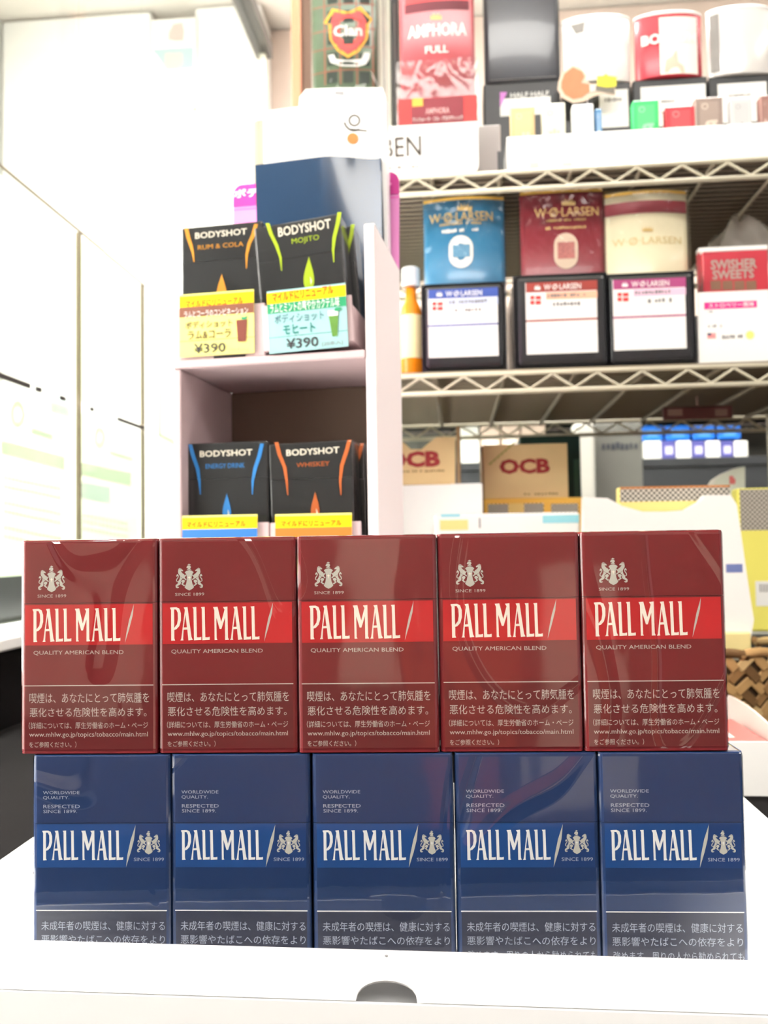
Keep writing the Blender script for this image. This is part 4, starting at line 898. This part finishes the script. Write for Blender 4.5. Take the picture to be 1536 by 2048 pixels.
for i, (lab, x0, y0, x1, col, c2c) in enumerate(smalls):
    it = It('paper_packet', lab, 'packet', x0, y0, x1, 275, Y1_ + .002 + .003 * (i % 2), DU + .0022 + h_ * .55 + .0002, group='rolling paper packets in the acrylic tray')
    it.part('body', box(-it.w / 2, it.w / 2, 0, .012, 0, it.h, .0008, 1), mat('packet_%d' % i, col, .4, .4))
    it.quad('front_print', -it.w * .34, it.h * .1, it.w * .34, it.h * .9, mat('packet_in_%d' % i, tuple((a * .8 + b * .2) for a, b in zip(col, c2c)), .4), .0002)
    pm = mat('packet_print_%d' % i, c2c, .4)
    it.put('lettering', text_data('g', .03) if i in (4, 6) else scribble_data(3, i), it.w * .05, it.h * .35, it.w * .5, it.h * .3, pm, .0004)
    rp = ringpoly(-it.w * .15, it.h * .8, it.w * .12, it.w * .09, 0, 359.5); dd = poly_data([rp]); obj('seal', mesh('seal', [(x, -.0004, z) for x, z in dd[0]], dd[1]), pm, it.root)

# ------------------------------------------------------------------ counter level behind the packs
K8 = (780, 740, 2.0317)
KRAFT = mat('kraft_card', C(226, 198, 148), .6, .2, noise=.05, nscale=30); KRAFT_D = mat('kraft_edge', C(150, 120, 84), .6); OCBT = mat('ocb_red', C(150, 46, 48), .5)
wbx = It('carton', 'plain white carton under the notched kraft box', 'carton', 796, 968, 966, 1060, .935, ZT)
wbx.part('body', box(-wbx.w / 2, wbx.w / 2, 0, .1, 0, wbx.h - .0005, .001, 1), WHITE)
wbx.part('flap', box(-wbx.w / 2 + .06, wbx.w / 2, .001, .0018, wbx.h - .0004, wbx.h + .0001), WHITE)
o1 = It('kraft_box', 'kraft box with a notched top and red capitals beside the stand', 'box', 780, 868, 913, 962, .95, ZT + wbx.h + .0002, crop=K8)
q8 = [(-5, 455), (265, 455), (265, 262), (188, 262), (150, 292), (128, 312), (85, 312), (55, 285), (30, 262), (-5, 262)]
pts = [o1.L(*q) for q in q8]; zmin = min(p[1] for p in pts); pts = [(x, z - zmin) for x, z in pts]
o1.part('front', extrude_outline(pts, 0, .0012), KRAFT)
o1.part('side', box(o1.L(265, 0)[0], o1.L(279, 0)[0], 0, .06, 0, o1.L(270, 228)[1], .0003, 1), KRAFT_D); o1.part('base', box(-o1.w / 2, o1.L(264, 0)[0], .0013, .06, 0, .001), KRAFT)
o1.txt('lettering', 'OCB', -22, 330, 204, 396, OCBT, .05, .0004); o1.txt('small_text', 22, 20, 405, 245, 416, KRAFT_D, 0, .0004)
fr_ = It('framed_box', 'orange framed box with grey mesh windows under the kraft box', 'box', 968, 996, 1168, 1070, .985, ZT, crop=K8)
fw_, fh_ = fr_.w, fr_.h
ORG = mat('orange_card', C(238, 186, 84), .5)
fr_.part('body', box(-fw_ / 2, fw_ / 2, .0012, .09, 0, fh_, .001, 1), ORG)
def mesh_mat(name, a, b, s):
    m = bpy.data.materials.new(name); m.use_nodes = True; nt = m.node_tree; p = nt.nodes['Principled BSDF']
    tc = nt.nodes.new('ShaderNodeTexCoord'); ck = nt.nodes.new('ShaderNodeTexChecker'); ck.inputs['Scale'].default_value = s
    ck.inputs[1].default_value = a; ck.inputs[2].default_value = b
    nt.links.new(tc.outputs['Object'], ck.inputs['Vector']); nt.links.new(ck.outputs['Color'], p.inputs['Base Color']); p.inputs['Roughness'].default_value = .35
    MATS[name] = m; return m
MESHM = mesh_mat('grey_mesh', C(70, 68, 62), C(214, 206, 194), 420)
for a, b in ((398, 625), (655, 765)): fr_.rect('mesh_window', a, 543, b, 600, MESHM, -.0006)
fr_.rect('gold_seal', 480, 542, 545, 580, mat('gold_seal', C(236, 206, 130), .4), -.0003)
o2 = It('kraft_box', 'square kraft box with red capitals and a sprig, right of the notched one', 'box', 967, 888, 1136, 996, .99, ZT + fh_ + .0002, crop=K8)
o2.part('body', box(-o2.w / 2, o2.w / 2, 0, .07, 0, o2.h, .0006, 1), KRAFT)
o2.part('side_fold', box(-o2.w / 2 - .002, -o2.w / 2 - .0002, .0005, .07, 0, o2.h * .98, .0002, 1), KRAFT_D)
o2.txt('lettering', 'OCB', 444, 360, 650, 422, OCBT, .05, .0004); o2.txt('small_text', 11, 545, 498, 700, 508, KRAFT_D, 0, .0004)
LEAF = mat('sprig_green', C(176, 168, 100), .5)
for k in range(7):
    x, y = 398 + k * 15, 385 - k * 13
    for sgn in (-1, 1): o2.poly('sprig', [[(x, y), (x + 10 + 4 * sgn, y - 8 - 6 * sgn), (x + 20 + 4 * sgn, y - 9 - 9 * sgn), (x + 14, y - 2)]], LEAF)
wp_ = It('white_packet', 'white packet with a pale blue stripe just above the fourth red pack', 'packet', 868, 1026, 1160, 1080, .90, ZT)
wp_.part('body', box(-wp_.w / 2, wp_.w / 2, 0, .03, 0, wp_.h, .003, 2), WHITE)
wp_.rect('blue_stripe', 1085, 1030, 1158, 1046, mat('aqua_print', C(150, 212, 224), .5)); wp_.rect('blue_stripe', 882, 1028, 920, 1034, MATS['aqua_print'])
wp_.rect('yellow_print', 880, 1040, 936, 1060, mat('butter_print', C(240, 214, 140), .5)); wp_.rect('grey_mark', 958, 1036, 961, 1056, GREYPRINT)
tb = It('teal_box', 'dark teal box standing behind the square kraft box', 'box', 1040, 872, 1162, 1000, 1.08, ZT)
tb.part('body', box(-tb.w / 2, tb.w / 2, 0, .05, 0, tb.h, .002), mat('teal_dark', C(38, 74, 70), .4)); tb.quad('edge_print', tb.w * .38, 0, tb.w * .47, tb.h * .9, mat('teal_mid', C(70, 110, 104), .4))
# oval woven basket
BX, BY, RX, RY, BH = .203, .772, .100, .060, .072
bk = empty('woven_basket', (BX, BY, ZT)); tag(bk, 'brown woven basket holding packets at the right behind the red packs', 'basket')
def ell(a, z, off=0):
    k = .84 + .16 * z / BH
    return Vector(((RX * k + off) * math.cos(a), (RY * k + off) * math.sin(a), z))
bm = bmesh.new(); n = 48; rings = []
for z, off in ((0, -.004), (BH - .003, -.004), (BH - .003, -.006), (.003, -.006)): rings.append([bm.verts.new(ell(2 * math.pi * k / n, z, off)) for k in range(n)])
for a, b in zip(rings, rings[1:]):
    for k in range(n): bm.faces.new((a[k], a[(k + 1) % n], b[(k + 1) % n], b[k]))
bm.faces.new(rings[0][::-1]); bm.faces.new(rings[3])
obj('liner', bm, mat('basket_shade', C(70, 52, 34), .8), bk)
straws = [mat('straw_%d' % i, c, .6, .2, noise=.2, nscale=90) for i, c in enumerate((C(176, 140, 92), C(140, 106, 66), C(108, 80, 50), C(202, 172, 122)))]
sbm = box(-.0085, .0085, -.0012, .0012, -.0042, .0042, .001, 1); sme = [None] * 4
for i in range(4):
    me = bpy.data.meshes.new('strand'); sbm.to_mesh(me); me.materials.append(straws[i]); sme[i] = me
sbm.free()
rows_, cols = 7, 42
for j in range(rows_):
    for k in range(cols):
        a = 2 * math.pi * (k + .5 * (j % 2)) / cols
        if math.sin(a) > .55: continue
        z = .006 + (BH - .010) * j / (rows_ - 1)
        o = bpy.data.objects.new('strand', sme[random.choice((0, 0, 1, 1, 2, 3))]); COL.objects.link(o); o.parent = bk
        p = ell(a, z, -.0022 + random.uniform(-.0004, .0004)); o.location = p
        tn = math.atan2(RY * math.cos(a), -RX * math.sin(a))
        o.rotation_euler = (Matrix.Rotation(tn, 3, 'Z') @ Matrix.Rotation(R(48 if (j + k) % 2 else -42) + random.uniform(-.12, .12), 3, 'Y')).to_euler()
for k in range(20):
    a0, a1 = 2 * math.pi * k / 20, 2 * math.pi * (k + 1.25) / 20
    pts = [ell(a0 + (a1 - a0) * t / 4, BH + .001 + .003 * math.sin(math.pi * t / 4), -.003) for t in range(5)]
    obj('rim_strand', tube(pts, .0042, 6), straws[(0, 3, 1, 2)[k % 4]], bk)
ZBK = ZT + .0032
# white carrier packet with a scooped top
wg = It('white_bag', 'white plastic packet with a scooped top in the woven basket', 'bag', 1168, 990, 1505, 1320, .757, ZBK)
ol = [(1172, 1318), (1492, 1318), (1508, 1240), (1497, 1170), (1484, 1080), (1474, 1010), (1462, 990), (1412, 990), (1402, 1003), (1372, 1020), (1330, 1023), (1285, 1023), (1245, 1012), (1215, 996), (1168, 994), (1166, 1150)]
pts = [wg.L(*q) for q in ol]
lo = wg.L(1330, 1318)[1]
pts = [(x * (.84 if z < lo + .004 else 1), 0.0 if z < lo + .004 else z) for x, z in pts]
bm = extrude_outline(pts, 0, .016); wg.part('body', bm, mat('bag_white', C(246, 246, 243), .3, .4))
wg.rect('blue_text', 1452, 1128, 1485, 1145, mat('bag_blue', C(110, 124, 176), .5))
a, b = wg.L(1400, 1322), wg.L(1498, 1262); wg.part('cream_sleeve', box(a[0], b[0], -.006, -.0004, a[1] - .01, b[1], .002), mat('sleeve_cream', C(238, 222, 158), .3))
a, b = wg.L(1405, 1322), wg.L(1478, 1300); wg.part('grey_label', box(a[0], b[0], -.0068, -.0062, a[1], b[1]), mat('sleeve_grey', C(150, 146, 128), .5))
YB = mat('yellow_pack', C(240, 232, 116), .45)
y1 = It('mesh_packet', 'yellow packet with a grey mesh top behind the scooped white packet', 'packet', 1238, 972, 1462, 1060, .777, ZBK)
y1.part('body', box(-y1.w / 2, y1.w / 2, 0, .014, 0, y1.h, .002), mat('butter_pack', C(240, 220, 140), .45)); y1.rect('mesh_print', 1240, 976, 1460, 1002, MESHM); y1.rect('rust_line', 1240, 972, 1460, 976, mat('rust', C(184, 120, 70), .5), .0003)
rs = It('riser_block', 'dark block at the right edge carrying a yellow mesh packet', 'riser', 1465, 1264, 1640, 1500, .88, ZT)
rs.part('body', box(-rs.w / 2, rs.w / 2, 0, .06, 0, rs.h - .004, .002), mat('riser_dark', C(44, 52, 54), .5)); rs.part('top_plate', box(-rs.w / 2, rs.w / 2, 0, .06, rs.h - .0039, rs.h, .001, 1), mat('riser_grey', C(160, 160, 152), .5))
y2 = It('mesh_packet', 'yellow packet with a tall grey mesh top at the right edge', 'packet', 1478, 975, 1610, 1262, .885, ZT + rs.h + .0002)
y2.part('body', box(-y2.w / 2, y2.w / 2, 0, .02, 0, y2.h, .003), YB); y2.rect('mesh_print', 1480, 978, 1608, 1060, MESHM); y2.rect('barcode_label', 1511, 1162, 1570, 1212, WHITE, .0004)
for k in range(6): y2.rect('barcode_bar', 1519 + k * 5, 1168, 1521 + k * 5, 1184, GREYPRINT, .0006)
# curved white carton at the right of the tray
wc = empty('open_carton', (.155, .575, ZT)); tag(wc, 'open white carton with curved side wall right of the blue packs', 'carton')
cw = .0615; ch = .0355
obj('front', box(-cw, cw, 0, .0012, 0, ch), WHITE, wc); obj('base', box(-cw, cw, .0013, .12, 0, .0012), WHITE, wc)
prof = [(.0013, .0013), (.0013, ch)] + [(.0013 + .1187 * t / 8, ch + .010 * math.sin(math.pi * .62 * t / 8)) for t in range(1, 9)] + [(.12, .0013)]
for x in (-cw, cw - .0012):
    bm = extrude_outline(prof, x, x + .0012)       # outline in (y, z), plate along x
    for v in bm.verts: v.co = Vector((v.co.y, v.co.x, v.co.z))
    bmesh.ops.recalc_face_normals(bm, faces=bm.faces[:]); obj('side', bm, mat('carton_inside', C(222, 206, 200), .6), wc)
obj('back', box(-cw + .0013, cw - .0013, .1188, .12, .0013, ch + .008), WHITE, wc)
rp_ = empty('red_packet', (.16, .62, ZT + .0014)); tag(rp_, 'red packet lying inside the open white carton', 'packet')
obj('body', box(-.05, .05, -.035, .045, 0, .031, .003), mat('packet_red', C(206, 92, 88), .4), rp_); obj('top_label', box(-.02, .03, -.02, .02, .0311, .0314), mat('packet_pale', C(240, 200, 190), .5), rp_)
# pale bag with a red mark
pb = It('pale_packet', 'pale green clear packet with a red mark left of the rack post', 'packet', 1421, 932, 1486, 978, .96, ZT)
pts = [pb.L(*q) for q in ((1421, 976), (1432, 958), (1450, 946), (1476, 935), (1490, 933), (1490, 976))]
pb.part('body', extrude_outline([(pts[0][0], 0)] + pts[:-1] + [(pts[-1][0], pts[-1][1]), (pts[-1][0], 0)], 0, .02), mat('pale_green', C(220, 226, 210), .3, .4))
pb.poly('red_mark', [[(1459, 968), (1458, 953), (1464, 951), (1471, 960), (1470, 968)]], mat('mark_red', C(206, 110, 110), .5))

# ------------------------------------------------------------------ far rack seen under the lower shelf
YF = 1.95
fk = It('far_rack', 'dark far rack full of small boxes seen under the wire shelf', 'rack', 760, 838, 1640, 1090, YF, 0.0)
RD = mat('rack_dark', C(44, 46, 48), .5)
fk.part('back_panel', box(-fk.w / 2, fk.w / 2, .16, .17, 0, fk.h), mat('rack_back', C(92, 92, 84), .6))
zsh = fk.L(1300, 917)[1]
fk.part('shelf_board', box(-fk.w / 2, fk.w / 2, 0, .159, zsh - .02, zsh, .002), RD); fk.part('cabinet', box(-fk.w / 2, fk.w / 2, .004, .159, 0, zsh - .0201), RD)
fk.part('top_board', box(-fk.w / 2, fk.w / 2, 0, .159, fk.h, fk.h + .012, .002), RD)
ZF = fk.o.z + zsh
def fbox(label, x0, y0, x1, y1, m, zb, Y=YF + .02, cat='box', nm='small_box', d=.06, pr=None):
    it = It(nm, label, cat, x0, y0, x1, y1, Y, zb, group='small boxes on the far rack')
    it.part('body', box(-it.w / 2, it.w / 2, 0, d, 0, it.h, .002, 1), m)
    if pr: it.quad('front_print', -it.w * .28, it.h * .25, it.w * .28, it.h * .7, pr)
    return it
FW = mat('far_white', C(240, 240, 232), .5); FN = mat('far_navy', C(76, 76, 140), .5); FB = mat('far_blue', C(30, 110, 214), .5); FP = mat('far_peach', C(226, 204, 186), .5); FV = mat('far_lilac', C(200, 196, 226), .5)
ordn = ['first', 'second', 'third', 'fourth']
tops = []
for i, (a, b) in enumerate(((1288, 1323), (1353, 1383), (1412, 1441), (1469, 1496))): tops.append(fbox(f'white small box on the far rack, {ordn[i]} white one from the left', a, 882, b, 916, FW, ZF + .0002))
for i, (a, b) in enumerate(((1324, 1352), (1384, 1411), (1442, 1468))): tops.append(fbox(f'navy small box on the far rack, {ordn[i]} navy one from the left', a, 882, b, 916, FN, ZF + .0002, pr=FV))
zt2 = max(t.h for t in tops) + ZF + .0006
for i, (a, b) in enumerate(((1284, 1326), (1332, 1380), (1386, 1430), (1436, 1482))): fbox(f'bright blue box on the far rack, {ordn[i]} blue one from the left', a, 851, b, 881, FB, zt2, pr=mat('far_sky', C(90, 160, 236), .5))
for i, (a, b, m_, nm_) in enumerate(((922, 958, FW, 'white'), (962, 1000, FP, 'peach'), (1004, 1040, FP, 'peach'), (1044, 1092, FP, 'peach'))):
    fbox(f'pale box far behind the kraft boxes, {ordn[i]} from the left', a, 850, b, 916, m_, ZF + .0002, pr=mat('far_cream', C(236, 226, 214), .5))
wpst = It('white_column', 'narrow pale column between the kraft box and the grey poster', 'column', 1150, 846, 1192, 1090, 1.62, 0.0)
wpst.part('shaft', box(-wpst.w / 2, wpst.w / 2, 0, .04, .02, wpst.h, .006), mat('column_pale', C(206, 204, 196), .5)); wpst.part('foot', box(-wpst.w / 2 - .01, wpst.w / 2 + .01, -.01, .05, 0, .0199, .003), RD)
gpst = It('grey_poster', 'dim grey poster board behind the wire shelf', 'poster', 1194, 846, 1287, 1090, 1.66, 0.0)
gpst.part('board', box(-gpst.w / 2, gpst.w / 2, 0, .015, 0, gpst.h, .002), mat('poster_grey', C(112, 112, 106), .5, noise=.2, nscale=9)); gpst.txt('lettering', 8, 1204, 884, 1278, 900, mat('poster_dark', C(60, 64, 72), .5), .03, .0006)
